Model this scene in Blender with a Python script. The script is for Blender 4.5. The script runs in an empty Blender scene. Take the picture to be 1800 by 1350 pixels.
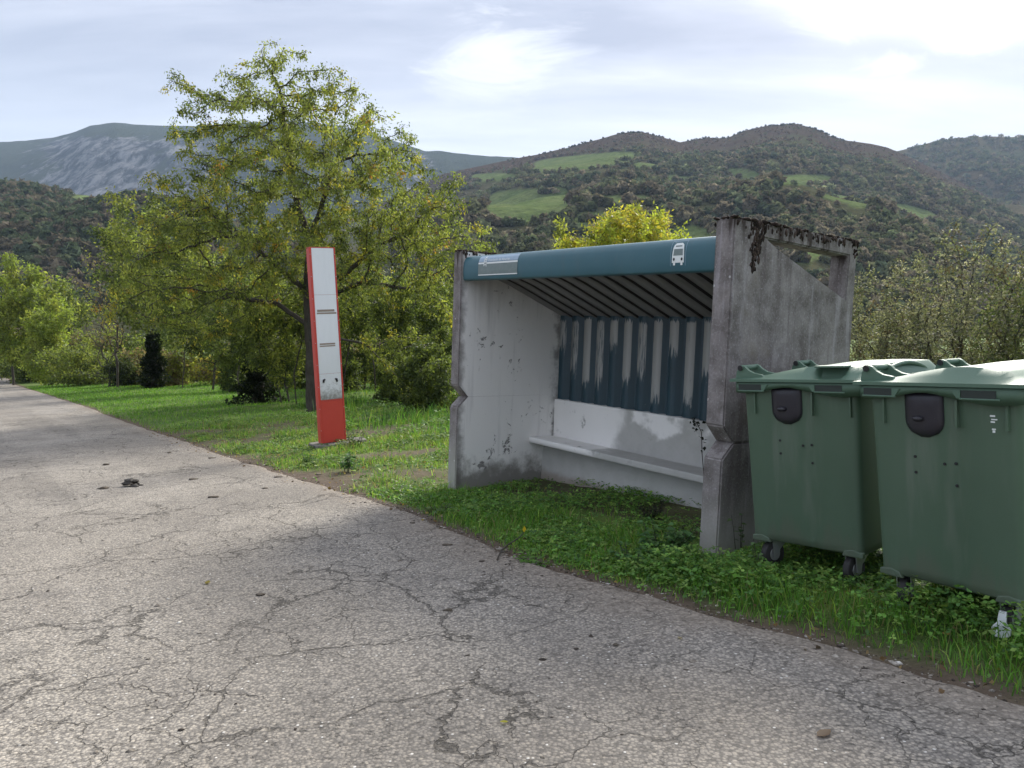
import bpy, bmesh, math, random
import numpy as np
from mathutils import Vector, Matrix

# ------------------------------------------------------------------ camera, sky, sun, exposure
SC = bpy.context.scene
COL = SC.collection
PITCH = 0.063
HAZE_D = 0.00011
SUN_EL, SUN_AZ = math.radians(35), math.radians(29)      # azimuth measured to the right of straight ahead (+Y)
cam_d = bpy.data.cameras.new('camera')
cam = bpy.data.objects.new('camera', cam_d); COL.objects.link(cam)
cam_d.sensor_width = 36; cam_d.lens = 27.0; cam_d.clip_start = .05; cam_d.clip_end = 20000
cam.location = (0, 0, 0); cam.rotation_euler = (math.pi/2 - PITCH, 0, 0)
SC.camera = cam

world = bpy.data.worlds.new('World'); SC.world = world; world.use_nodes = True
sun_d = bpy.data.lights.new('sun', 'SUN'); sun = bpy.data.objects.new('sun', sun_d); COL.objects.link(sun)
sun_d.energy = 3.1; sun_d.angle = math.radians(18); sun_d.color = (1, .95, .86)
sdir = Vector((math.sin(SUN_AZ)*math.cos(SUN_EL), math.cos(SUN_AZ)*math.cos(SUN_EL), math.sin(SUN_EL)))
sun.rotation_euler = (-sdir).to_track_quat('-Z', 'Y').to_euler(); sun.location = (0, 0, 60)
SC.view_settings.view_transform = 'Standard'; SC.view_settings.look = 'None'
SC.view_settings.exposure = 1.30; SC.view_settings.gamma = 1.0
SC.view_settings.use_curve_mapping = False
try:
    SC.cycles.use_denoising = True
    SC.cycles.denoiser = 'OPENIMAGEDENOISE'
    SC.cycles.max_bounces = 6; SC.cycles.transparent_max_bounces = 4; SC.cycles.volume_bounces = 0
    SC.cycles.sample_clamp_indirect = 6
except Exception:
    pass

class NT:
    """tiny helper to write node trees"""
    def __init__(s, tree):
        s.t = tree; s.t.nodes.clear()
    def n(s, typ, ins=None, **props):
        nd = s.t.nodes.new(typ)
        for k, v in props.items(): setattr(nd, k, v)
        for k, v in (ins or {}).items(): s.set(nd.inputs[k], v)
        return nd
    def set(s, sock, v):
        if isinstance(v, bpy.types.NodeSocket): s.t.links.new(v, sock)
        elif isinstance(v, bpy.types.Node): s.t.links.new(v.outputs[0], sock)
        else:
            if isinstance(v, tuple) and len(v) == 3 and sock.type == 'RGBA': v = (*v, 1)
            sock.default_value = v
    def math(s, op, a, b=0.0, c=None, clamp=False):
        nd = s.t.nodes.new('ShaderNodeMath'); nd.operation = op; nd.use_clamp = clamp
        s.set(nd.inputs[0], a); s.set(nd.inputs[1], b)
        if c is not None: s.set(nd.inputs[2], c)
        return nd.outputs[0]
    def mix(s, f, a, b, mode='MIX'):
        nd = s.t.nodes.new('ShaderNodeMix'); nd.data_type = 'RGBA'; nd.blend_type = mode; nd.clamp_factor = True
        s.set(nd.inputs[0], f); s.set(nd.inputs[6], a); s.set(nd.inputs[7], b)
        return nd.outputs[2]
    def ramp(s, f, stops, interp='LINEAR'):
        nd = s.t.nodes.new('ShaderNodeValToRGB'); s.set(nd.inputs[0], f); cr = nd.color_ramp; cr.interpolation = interp
        while len(cr.elements) < len(stops): cr.elements.new(.5)
        for e, (p, c) in zip(cr.elements, stops):
            e.position = p; e.color = (*c, 1) if isinstance(c, tuple) else (c, c, c, 1)
        return nd.outputs[0]
    def smooth(s, v, lo, hi):
        nd = s.t.nodes.new('ShaderNodeMapRange'); nd.interpolation_type = 'SMOOTHSTEP'
        s.set(nd.inputs[0], v); nd.inputs[1].default_value = lo; nd.inputs[2].default_value = hi
        return nd.outputs[0]
    def noise(s, vec, scale, detail=3, rough=.55, dist=0.0, col=False):
        nd = s.n('ShaderNodeTexNoise', {'Vector': vec, 'Scale': scale, 'Detail': detail, 'Roughness': rough, 'Distortion': dist})
        return nd.outputs[1 if col else 0]
    def voro(s, vec, scale, feature='F1', out=0, rnd=1.0):
        nd = s.n('ShaderNodeTexVoronoi', {'Vector': vec, 'Scale': scale, 'Randomness': rnd}, feature=feature)
        return nd.outputs[out]
    def mapv(s, vec, scale=(1, 1, 1), loc=(0, 0, 0)):
        nd = s.n('ShaderNodeMapping', {'Vector': vec, 'Scale': scale, 'Location': loc}); return nd.outputs[0]

# ---- sky: a Nishita sky seen through a broken veil of thin cloud
def build_world():
    T = NT(world.node_tree)
    tc = T.n('ShaderNodeTexCoord').outputs['Generated']
    sky = T.n('ShaderNodeTexSky', sky_type='NISHITA', sun_disc=False, sun_elevation=SUN_EL, sun_rotation=SUN_AZ, air_density=1.0, dust_density=1.5)
    skyc = T.n('ShaderNodeVectorMath', {0: sky.outputs[0], 3: 0.10}, operation='SCALE').outputs[0]
    sep = T.n('ShaderNodeSeparateXYZ', {0: tc})
    zz = T.math('ADD', T.math('MAXIMUM', sep.outputs[2], 0.0), 0.16)
    px = T.math('DIVIDE', sep.outputs[0], zz); py = T.math('DIVIDE', sep.outputs[1], zz)
    pv = T.n('ShaderNodeCombineXYZ', {0: px, 1: py, 2: 0.0}).outputs[0]
    n1 = T.noise(T.mapv(pv, (.42, 1.15, 1), (3.1, 1.7, 0)), 1.0, 6, .56, .5)
    n2 = T.noise(T.mapv(pv, (.35, 1.5, 1), (7.3, 4.2, 0)), 2.1, 5, .6, .4)
    veil = T.math('ADD', T.math('MULTIPLY', n1, .65), T.math('MULTIPLY', n2, .35))
    grey = T.ramp(veil, [(.39, (.190, .204, .254)), (.46, (.255, .268, .316)), (.53, (.32, .33, .372)), (.60, (.43, .435, .46))])
    # a few brighter, thicker puffs standing in the veil
    def puff(dx, dy, dz, rad, stretch):
        d = Vector((dx, dy, dz)).normalized()
        df = T.n('ShaderNodeVectorMath', {0: tc, 1: tuple(d)}, operation='SUBTRACT').outputs[0]
        df = T.mapv(df, (1/rad/stretch, 1/rad, 1/rad))
        ln = T.n('ShaderNodeVectorMath', {0: df}, operation='LENGTH').outputs['Value']
        w = T.math('ADD', ln, T.math('MULTIPLY', T.math('SUBTRACT', T.noise(T.mapv(tc, (.5, 1, 1.9)), 10, 8, .7, .8), .5), 3.6))
        return T.smooth(w, 1.15, .05)
    m = T.math('MULTIPLY', puff(-.02, 1, .352, .046, 2.3), .72)
    for a in [(.46, 1, .43, .045, 4.0), (.62, 1, .42, .05, 3.0), (.48, 1, .345, .018, 3.0)]:
        m = T.math('MAXIMUM', m, puff(*a))
    hor = T.smooth(sep.outputs[2], .36, .16)
    grey = T.mix(T.math('MULTIPLY', hor, .6), grey, (.42, .45, .51))
    grey = T.mix(T.math('MULTIPLY', m, .9), grey, (.50, .505, .52))
    # veil glows round the sun that it hides
    dot = T.n('ShaderNodeVectorMath', {0: tc, 1: tuple(sdir)}, operation='DOT_PRODUCT').outputs['Value']
    glow = T.smooth(dot, .95, 1.0)
    grey = T.mix(T.math('MULTIPLY', glow, .8), grey, (1.3, 1.25, 1.18))
    lift = T.math('MULTIPLY', T.math('ADD', 1.0, T.math('MULTIPLY', T.math('MAXIMUM', sep.outputs[2], 0.0), 2.0)), 1/1.5)   # overcast skies brighten towards the zenith
    grey = T.n('ShaderNodeVectorMath', {0: grey, 3: lift}, operation='SCALE').outputs[0]
    c = T.mix(.94, skyc, grey)
    bg = T.n('ShaderNodeBackground', {'Color': c, 'Strength': 1.0})
    o = T.n('ShaderNodeOutputWorld', {'Surface': bg})
build_world()

# ------------------------------------------------------------------ helpers
rng = np.random.default_rng(11)
random.seed(5)
F_PX, CX, CY = 1350.0, 900.0, 675.0
def gz(x, y):                                      # the gently tilted ground, levelled off far away
    r = np.sqrt(x*x + y*y); k = np.minimum(1.0, 75.0/np.maximum(r, 1e-6))
    return .04*x*k - .0142*y*k - 1.472
GN = Vector((-.04, .0142, 1)).normalized()
E0 = np.array([1.99, 2.90]); ET = np.array([-.594, .804]); EN = np.array([.804, .594])
def ts(t, s):                                      # along the road edge, outwards from it
    return E0[0] + ET[0]*t + EN[0]*s, E0[1] + ET[1]*t + EN[1]*s
def to_ts(x, y):
    dx, dy = x-E0[0], y-E0[1]
    return dx*ET[0]+dy*ET[1], dx*EN[0]+dy*EN[1]
_hr = np.random.default_rng(3)
_ph = _hr.uniform(0, 6.28, (24,)); _kv = _hr.normal(0, 1, (24, 2))
def wob(x, y, f):                                  # cheap smooth noise, about -1..1
    x = np.asarray(x, float); y = np.asarray(y, float); s = 0
    for i in range(6):
        k = _kv[i]*f*(1+.45*i)
        s = s + np.sin(x*k[0] + y*k[1] + _ph[i] + 1.7*np.sin(y*_kv[i+6][0]*f*.6 + _ph[i+6]))/(1+.4*i)
    return s/2.6
def edge_s(t):
    base = np.interp(t, [-40, -2, .68, 1.28, 2.03, 3.15, 5.28, 8.42, 17.3, 28.5, 101, 400], [0, 0, -.02, -.08, -.14, -.14, .08, -.02, .14, .48, 1.6, 3])
    return base + .05*wob(t, 0*t, 2.2) + .022*wob(t, 0*t+9, 8.0)

def tag(o, label=None, cat=None, group=None, kind=None):
    if label: o['label'] = label
    if cat: o['category'] = cat
    if group: o['group'] = group
    if kind: o['kind'] = kind
    return o
def thing(name, loc, label, cat, group=None, rot=None):
    o = bpy.data.objects.new(name, None); COL.objects.link(o); o.empty_display_size = .2
    o.location = loc
    if rot is not None: o.rotation_euler = rot
    return tag(o, label, cat, group)
def mesh_np(name, V, F, mat, parent=None, col=None, smooth=False, midx=None):
    """V (n,3), F (m,k) or a list of such arrays with k = 3 or 4; col (n,3) vertex colours"""
    V = np.asarray(V, np.float32); Fs = F if isinstance(F, list) else [F]
    Fs = [np.asarray(f, np.int32) for f in Fs if len(f)]
    me = bpy.data.meshes.new(name)
    me.vertices.add(len(V)); me.vertices.foreach_set('co', V.ravel())
    loops = np.concatenate([f.ravel() for f in Fs]); tot = np.concatenate([np.full(len(f), f.shape[1], np.int32) for f in Fs])
    start = np.concatenate([[0], np.cumsum(tot)[:-1]]).astype(np.int32)
    me.loops.add(len(loops)); me.loops.foreach_set('vertex_index', loops)
    me.polygons.add(len(tot)); me.polygons.foreach_set('loop_start', start)
    if midx is not None: me.polygons.foreach_set('material_index', np.asarray(midx, np.int32))
    if smooth: me.polygons.foreach_set('use_smooth', np.ones(len(tot), bool))
    if col is not None:
        ca = me.color_attributes.new('tint', 'FLOAT_COLOR', 'POINT')
        c4 = np.ones((len(V), 4), np.float32); c4[:, :3] = col; ca.data.foreach_set('color', c4.ravel())
    for m in (mat if isinstance(mat, (list, tuple)) else [mat]): me.materials.append(m)
    me.update(calc_edges=True)
    o = bpy.data.objects.new(name, me); COL.objects.link(o); o.parent = parent
    return o
def obj_bm(name, bm, mat, parent=None, smooth=False, bevel=0, seg=2, loc=None, rot=None):
    bmesh.ops.recalc_face_normals(bm, faces=bm.faces)
    if bevel:
        es = [e for e in bm.edges if len(e.link_faces) == 2 and e.calc_face_angle(0) > .5]
        bmesh.ops.bevel(bm, geom=es, offset=bevel, segments=seg, affect='EDGES', profile=.6, clamp_overlap=True)
    me = bpy.data.meshes.new(name); bm.to_mesh(me); bm.free()
    for m in (mat if isinstance(mat, (list, tuple)) else [mat]): me.materials.append(m)
    if smooth:
        for p in me.polygons: p.use_smooth = True
    o = bpy.data.objects.new(name, me); COL.objects.link(o); o.parent = parent
    if loc is not None: o.location = loc
    if rot is not None: o.rotation_euler = rot
    return o
def bm_box(bm, x0, x1, y0, y1, z0, z1, mi=0):
    vs = [bm.verts.new(p) for p in ((x0,y0,z0),(x1,y0,z0),(x1,y1,z0),(x0,y1,z0),(x0,y0,z1),(x1,y0,z1),(x1,y1,z1),(x0,y1,z1))]
    for q in ((3,2,1,0),(4,5,6,7),(0,1,5,4),(1,2,6,5),(2,3,7,6),(3,0,4,7)):
        f = bm.faces.new([vs[i] for i in q]); f.material_index = mi
    return vs
def bm_tube(bm, pts, rad, sides=8, cap=True):
    """tube through pts; rad a number or a list"""
    pts = [Vector(p) for p in pts]; rs = rad if isinstance(rad, (list, tuple)) else [rad]*len(pts)
    rings = []; up = Vector((.13, .2, .97))
    for i, p in enumerate(pts):
        d = (pts[min(i+1, len(pts)-1)] - pts[max(i-1, 0)]).normalized()
        a = d.cross(up)
        if a.length < .05: a = d.cross(Vector((1, 0, 0)))
        a.normalize(); b = d.cross(a)
        rings.append([bm.verts.new(p + (a*math.cos(k*2*math.pi/sides) + b*math.sin(k*2*math.pi/sides))*rs[i]) for k in range(sides)])
    for r0, r1 in zip(rings, rings[1:]):
        for k in range(sides): bm.faces.new((r0[k], r0[(k+1) % sides], r1[(k+1) % sides], r1[k]))
    if cap:
        bm.faces.new(rings[0][::-1]); bm.faces.new(rings[-1])
def bm_prism(bm, poly, f0, f1):
    """extrude a 2D polygon between the point maps f0 and f1"""
    a = [bm.verts.new(f0(*p)) for p in poly]; b = [bm.verts.new(f1(*p)) for p in poly]; n = len(poly)
    bm.faces.new(a); bm.faces.new(b[::-1])
    for i in range(n): bm.faces.new((a[i], b[i], b[(i+1) % n], a[(i+1) % n]))

def principled(T, color, rough=.6, bump=None, bdist=.01, bstr=1.0, metallic=0.0, spec=.5):
    p = T.n('ShaderNodeBsdfPrincipled', {'Base Color': color, 'Roughness': rough, 'Metallic': metallic, 'Specular IOR Level': spec})
    if bump is not None:
        b = T.n('ShaderNodeBump', {'Height': bump, 'Distance': bdist, 'Strength': bstr}); T.set(p.inputs['Normal'], b.outputs[0])
    return p
def new_mat(name):
    m = bpy.data.materials.new(name); m.use_nodes = True
    return m, NT(m.node_tree)
def out(T, sh): T.n('ShaderNodeOutputMaterial', {'Surface': sh.outputs[0] if isinstance(sh, bpy.types.Node) else sh})
def ocoord(T): return T.n('ShaderNodeTexCoord').outputs['Object']

# ------------------------------------------------------------------ materials
def m_asphalt():
    m, T = new_mat('old_asphalt'); P = ocoord(T)
    # loose warp so that cracks wander
    wv = T.noise(P, 3.2, 4, .6, 0, True)
    wv = T.n('ShaderNodeVectorMath', {0: wv, 1: (.5, .5, .5)}, operation='SUBTRACT').outputs[0]
    P2 = T.n('ShaderNodeVectorMath', {0: P, 1: T.n('ShaderNodeVectorMath', {0: wv, 3: .34}, operation='SCALE').outputs[0]}, operation='ADD').outputs[0]
    big = T.noise(P, .55, 4, .55); mid = T.noise(P, 2.6, 4, .6); fine = T.noise(P, 46, 3, .7); patch = T.noise(T.mapv(P, (1, 1, 1), (4, 9, 0)), .33, 3, .5)
    base = T.mix(T.smooth(big, .35, .68), (.228, .206, .176), (.322, .293, .250))
    base = T.mix(T.math('MULTIPLY', T.smooth(mid, .52, .75), .4), base, (.17, .155, .14))
    base = T.mix(T.math('MULTIPLY', T.smooth(patch, .55, .68), .5), base, (.36, .335, .30))
    across = T.n('ShaderNodeVectorMath', {0: P, 1: (.804, .594, 0)}, operation='DOT_PRODUCT').outputs['Value']; along = T.n('ShaderNodeVectorMath', {0: P, 1: (-.594, .804, 0)}, operation='DOT_PRODUCT').outputs['Value']
    trk = T.noise(T.n('ShaderNodeCombineXYZ', {0: T.math('MULTIPLY', across, 1.15), 1: T.math('MULTIPLY', along, .07), 2: 0.0}).outputs[0], 1.0, 4, .6)
    base = T.mix(T.math('MULTIPLY', T.smooth(trk, .50, .64), .55), base, (.185, .168, .145))
    base = T.mix(T.math('MULTIPLY', T.smooth(trk, .46, .34), .40), base, (.37, .34, .295))
    # aggregate stones in the binder
    agg_c = T.voro(P, 68, 'F1', 1); agg_d = T.voro(P, 68, 'F1', 0)
    lum = T.n('ShaderNodeSeparateColor', {0: agg_c}).outputs[0]; lum2 = T.n('ShaderNodeSeparateColor', {0: agg_c}).outputs[1]
    base = T.mix(.55, base, T.mix(1, base, T.ramp(lum, [(0, (.22, .21, .20)), (.35, (.88, .87, .86)), (.8, (1.18, 1.16, 1.13)), (1, (1.6, 1.55, 1.45))]), 'MULTIPLY'))
    base = T.mix(T.math('MULTIPLY', T.smooth(agg_d, .42, .62), .55), base, (.075, .07, .065))
    pale = T.math('MULTIPLY', T.math('GREATER_THAN', lum2, .985), T.smooth(agg_d, .45, .3))
    base = T.mix(T.math('MULTIPLY', pale, .8), base, (.62, .60, .55))
    holes = T.math('MULTIPLY', T.smooth(T.noise(P, 26, 4, .75), .57, .67), T.smooth(T.noise(P, 1.3, 2), .35, .6))
    base = T.mix(T.math('MULTIPLY', holes, .75), base, (.085, .078, .07))
    # cracks: two sizes, each only in places
    c1 = T.voro(P2, .95, 'DISTANCE_TO_EDGE'); c2 = T.voro(T.mapv(P2, (1, 1, 1), (5.3, 2.2, 0)), 2.7, 'DISTANCE_TO_EDGE')
    rag = T.math('MULTIPLY', T.math('SUBTRACT', fine, .40), .026)
    k1 = T.math('MULTIPLY', T.smooth(T.math('SUBTRACT', c1, rag), .0050, .0005), T.smooth(T.noise(P, .8, 3), .42, .54))
    k2 = T.math('MULTIPLY', T.smooth(T.math('SUBTRACT', c2, rag), .0085, .001), T.smooth(T.noise(T.mapv(P, (1, 1, 1), (3, 3, 0)), .7, 3), .44, .56))
    wide = T.math('MULTIPLY', T.math('MULTIPLY', T.smooth(c1, .07, 0), T.smooth(T.noise(P, .8, 2), .46, .58)), T.smooth(mid, .44, .62))
    crack = T.math('MAXIMUM', k1, k2)
    base = T.mix(T.math('MULTIPLY', wide, .16), base, (.11, .10, .09))
    base = T.mix(T.math('MULTIPLY', crack, .62), base, (.05, .045, .038))
    # brown washed-out earth towards the verge
    ca = T.n('ShaderNodeAttribute', attribute_name='tint').outputs['Color']
    earth = T.n('ShaderNodeSeparateColor', {0: ca}).outputs[0]
    em = T.math('MULTIPLY', earth, T.smooth(T.math('ADD', T.noise(P, 1.6, 5, .65), T.math('MULTIPLY', earth, .35)), .42, .72))
    base = T.mix(em, base, T.mix(T.noise(P, 14, 5, .7), (.12, .095, .074), (.29, .255, .21)))
    base = T.mix(T.math('MULTIPLY', earth, .5), base, T.mix(1, base, T.ramp(lum, [(0, .4), (.5, .95), (1, 1.7)]), 'MULTIPLY'))
    h = T.math('SUBTRACT', T.math('ADD', T.math('MULTIPLY', agg_d, -.5), T.math('MULTIPLY', fine, .6)), T.math('ADD', T.math('MULTIPLY', crack, 2.5), T.math('MULTIPLY', holes, .7)))
    out(T, principled(T, base, .88, h, .009, .9, spec=.25)); return m

def m_ground():
    m, T = new_mat('verge_soil_and_grass'); P = ocoord(T)
    ca = T.n('ShaderNodeAttribute', attribute_name='tint').outputs['Color']
    n = T.noise(P, 7, 5, .65); n2 = T.noise(P, 1.2, 4, .55); f = T.noise(P, 40, 3, .7)
    soil = T.mix(n, (.045, .032, .023), (.15, .115, .085))
    green = T.mix(T.smooth(n2, .35, .7), (.055, .10, .022), (.12, .17, .04))
    green = T.mix(T.math('MULTIPLY', T.smooth(n, .5, .75), .45), green, (.13, .11, .05))
    c = T.mix(T.n('ShaderNodeSeparateColor', {0: ca}).outputs[0], soil, green)
    c = T.mix(.35, c, T.mix(1, c, T.ramp(f, [(.2, .5), (.8, 1.5)]), 'MULTIPLY'))
    out(T, principled(T, c, .95, T.math('ADD', n, T.math('MULTIPLY', f, .5)), .03, .8, spec=.15)); return m

def m_leaf(name='leaf', trans=.58, rough=.5):
    m, T = new_mat(name)
    c = T.n('ShaderNodeAttribute', attribute_name='tint').outputs['Color']
    d = T.n('ShaderNodeBsdfPrincipled', {'Base Color': c, 'Roughness': rough, 'Specular IOR Level': .35})
    t = T.n('ShaderNodeBsdfTranslucent', {'Color': T.mix(1, c, (1.25, 1.25, .75), 'MULTIPLY')})
    mx = T.n('ShaderNodeMixShader', {0: trans, 1: d.outputs[0], 2: t.outputs[0]}); out(T, mx); return m

def m_bark():
    m, T = new_mat('bark'); P = ocoord(T)
    n = T.noise(T.mapv(P, (1, 1, .25)), 22, 4, .65); n2 = T.noise(P, 2.5, 3)
    c = T.mix(n, (.022, .019, .016), (.115, .10, .082)); c = T.mix(T.smooth(n2, .55, .75), c, (.10, .11, .075))
    out(T, principled(T, c, .9, n, .02, .9, spec=.15)); return m

def m_concrete(painted=False):
    m, T = new_mat('white_painted_concrete' if painted else 'weathered_concrete'); P = ocoord(T)
    n = T.noise(P, 5.5, 6, .65); f = T.noise(P, 60, 4, .7); st = T.noise(T.mapv(P, (1, 1, .09)), 9, 4, .6); bl = T.noise(P, 1.4, 4, .6)
    sep = T.n('ShaderNodeSeparateXYZ', {0: P}); z = sep.outputs[2]
    g = T.mix(T.smooth(n, .22, .75), (.098, .086, .078), (.275, .255, .245))
    g = T.mix(T.math('MULTIPLY', T.smooth(st, .50, .66), .75), g, (.125, .108, .104))
    g = T.mix(T.math('MULTIPLY', T.smooth(st, .42, .30), .40), g, (.40, .38, .40)); g = T.mix(T.math('MULTIPLY', T.smooth(f, .52, .72), .6), g, (.40, .385, .39)); g = T.mix(T.math('MULTIPLY', T.smooth(f, .46, .30), .5), g, (.10, .088, .085))
    g = T.mix(T.math('MULTIPLY', T.smooth(bl, .58, .75), .45), g, (.17, .145, .10))
    g = T.mix(T.smooth(T.math('ADD', z, T.math('MULTIPLY', n, .5)), .95, .25), g, T.mix(n, (.24, .235, .205), (.46, .45, .41)))
    g = T.mix(T.math('MULTIPLY', T.smooth(T.math('ADD', z, T.math('MULTIPLY', st, 1.0)), .55, .25), .7), g, (.13, .15, .07))
    topk = T.math('MULTIPLY', T.smooth(T.math('ADD', z, T.math('MULTIPLY', T.math('SUBTRACT', st, .5), 1.3)), 2.34, 2.52), .85)
    g = T.mix(topk, g, (.035, .026, .021))
    spk = T.math('MULTIPLY', T.math('GREATER_THAN', T.n('ShaderNodeSeparateColor', {0: T.voro(P, 30, 'F1', 1)}).outputs[0], .985), T.smooth(T.voro(P, 30), .35, .2))
    g = T.mix(T.math('MULTIPLY', spk, .7), g, (.62, .62, .6))
    bump = T.math('ADD', n, T.math('MULTIPLY', f, .35))
    if painted:
        w = T.mix(bl, (.75, .735, .705), (.83, .815, .785))
        w = T.mix(T.math('MULTIPLY', T.smooth(st, .55, .75), .30), w, (.42, .41, .40))
        chip = T.smooth(T.math('ADD', T.noise(P, 10, 5, .72, .8), T.math('MULTIPLY', T.math('SUBTRACT', T.noise(P, 2.3, 2), .5), .5)), .643, .692)
        dirty = T.smooth(T.math('ADD', z, T.math('MULTIPLY', T.math('SUBTRACT', n, .5), .55)), .28, .02)
        w = T.mix(T.math('MULTIPLY', dirty, .85), w, (.135, .125, .105))
        w = T.mix(T.math('MULTIPLY', T.smooth(T.math('ADD', z, T.math('MULTIPLY', T.math('SUBTRACT', st, .5), .9)), 1.75, 2.25), .38), w, (.33, .32, .31))
        # grime gathers along the front edge and in the corner at the back
        y = sep.outputs[1]
        edge = T.math('MAXIMUM', T.smooth(T.math('ADD', y, T.math('MULTIPLY', T.math('SUBTRACT', n, .5), .22)), .10, .0), T.smooth(T.math('ADD', y, T.math('MULTIPLY', T.math('SUBTRACT', n, .5), .35)), 1.24, 1.36))
        w = T.mix(T.math('MULTIPLY', edge, .75), w, (.12, .11, .10))
        g = T.mix(chip, w, T.mix(n, (.14, .13, .122), (.32, .31, .30)))
        bump = T.math('SUBTRACT', T.math('MULTIPLY', bump, .5), T.math('MULTIPLY', chip, .6))
    out(T, principled(T, g, .9 if not painted else .75, bump, .008, .7, spec=.2)); return m

def m_bench():
    m, T = new_mat('bench_concrete'); P = ocoord(T)
    n = T.noise(P, 6, 6, .65); f = T.noise(P, 50, 3, .7); bl = T.noise(P, 2.2, 4, .6); sep = T.n('ShaderNodeSeparateXYZ', {0: P})
    conc = T.mix(n, (.34, .335, .31), (.52, .515, .49)); paint = T.mix(bl, (.77, .755, .725), (.83, .815, .785))
    worn = T.math('ADD', T.smooth(T.math('ADD', sep.outputs[0], T.math('MULTIPLY', T.math('SUBTRACT', bl, .5), .6)), 1.0, 1.18), T.smooth(n, .60, .70))
    hi = T.smooth(T.math('ADD', sep.outputs[2], T.math('MULTIPLY', T.math('SUBTRACT', bl, .5), .5)), .66, .74)
    worn = T.math('MULTIPLY', worn, T.math('SUBTRACT', 1.0, T.math('MULTIPLY', hi, T.smooth(bl, .42, .55))), clamp=True)
    low = T.smooth(sep.outputs[2], .42, .36)
    worn = T.math('MAXIMUM', worn, low)
    c = T.mix(worn, paint, conc); c = T.mix(T.math('MULTIPLY', T.smooth(n, .6, .75), .4), c, (.15, .14, .12))
    c = T.mix(T.math('MULTIPLY', T.smooth(T.math('ADD', sep.outputs[2], T.math('MULTIPLY', n, .12)), .16, .05), .6), c, (.20, .15, .105))
    out(T, principled(T, c, .85, T.math('ADD', n, T.math('MULTIPLY', f, .4)), .006, .6, spec=.2)); return m

def m_teal(strokes=False, dark=False):
    m, T = new_mat('teal_sheet_with_whitewash' if strokes else 'dark_roof_sheet' if dark else 'teal_fascia'); P = ocoord(T)
    n = T.noise(P, 4, 4, .6); sep = T.n('ShaderNodeSeparateXYZ', {0: P})
    c = T.mix(n, (.017, .085, .108), (.028, .110, .134)) if not dark else T.mix(n, (.15, .148, .142), (.22, .215, .205))
    rough = .42; bump = T.noise(P, 30, 2)
    if strokes:
        c = T.mix(n, (.011, .036, .052), (.020, .062, .084))
        per = T.math('MULTIPLY', sep.outputs[0], 1/.213)
        cell = T.n('ShaderNodeCombineXYZ', {0: T.math('FLOOR', per), 1: 3.0, 2: 0.0}).outputs[0]
        wn = T.n('ShaderNodeTexWhiteNoise', {'Vector': cell}); r1 = wn.outputs['Value']
        r2 = T.n('ShaderNodeSeparateColor', {0: wn.outputs['Color']}).outputs[1]
        sx = T.noise(T.mapv(P, (1, 1, .035)), 150, 3, .6); wd = T.noise(T.mapv(P, (1, 1, .12)), 38, 4, .65)
        z = T.math('ADD', sep.outputs[2], T.math('MULTIPLY', T.math('SUBTRACT', wd, .5), .22))
        fade = T.math('MULTIPLY', T.smooth(z, 1.83, 1.74), T.smooth(T.math('SUBTRACT', z, T.math('ADD', .74, T.math('MULTIPLY', r2, .55))), .0, .40))
        amt = T.math('ADD', T.math('MULTIPLY', fade, T.math('ADD', .62, T.math('MULTIPLY', r1, .75))), T.math('MULTIPLY', T.math('SUBTRACT', wd, .5), .9))
        cov = T.smooth(T.math('ADD', sx, T.math('SUBTRACT', amt, .70)), .42, .66)
        prou = T.smooth(sep.outputs[1], 1.356, 1.350)
        cov = T.math('MULTIPLY', cov, prou)
        spat = T.math('MULTIPLY', T.math('MULTIPLY', T.smooth(T.noise(P, 26, 4, .7), .67, .71), T.smooth(T.noise(P, 2.3, 2), .52, .62)), .8)
        c = T.mix(T.math('MULTIPLY', T.math('MAXIMUM', cov, spat), .72), c, (.46, .45, .42))
    else:
        c = T.mix(T.math('MULTIPLY', T.smooth(T.noise(T.mapv(P, (1, 1, .06)), 11, 4, .65), .52, .72), .30), c, (.06, .09, .09) if not dark else (.07, .068, .062))
        c = T.mix(T.math('MULTIPLY', T.smooth(T.noise(P, 24, 5, .75), .62, .72), .35), c, (.10, .13, .125) if not dark else (.06, .058, .055))
        bump = T.math('ADD', T.math('MULTIPLY', bump, .3), T.math('MULTIPLY', T.noise(P, 3.5, 2), 3.0))
        c = T.mix(T.math('MULTIPLY', T.smooth(T.noise(P, 2.2, 5, .7), .5, .8), .22), c, (.12, .17, .18) if not dark else (.05, .05, .05))
    out(T, principled(T, c, rough, bump, .002, .25)); return m

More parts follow.
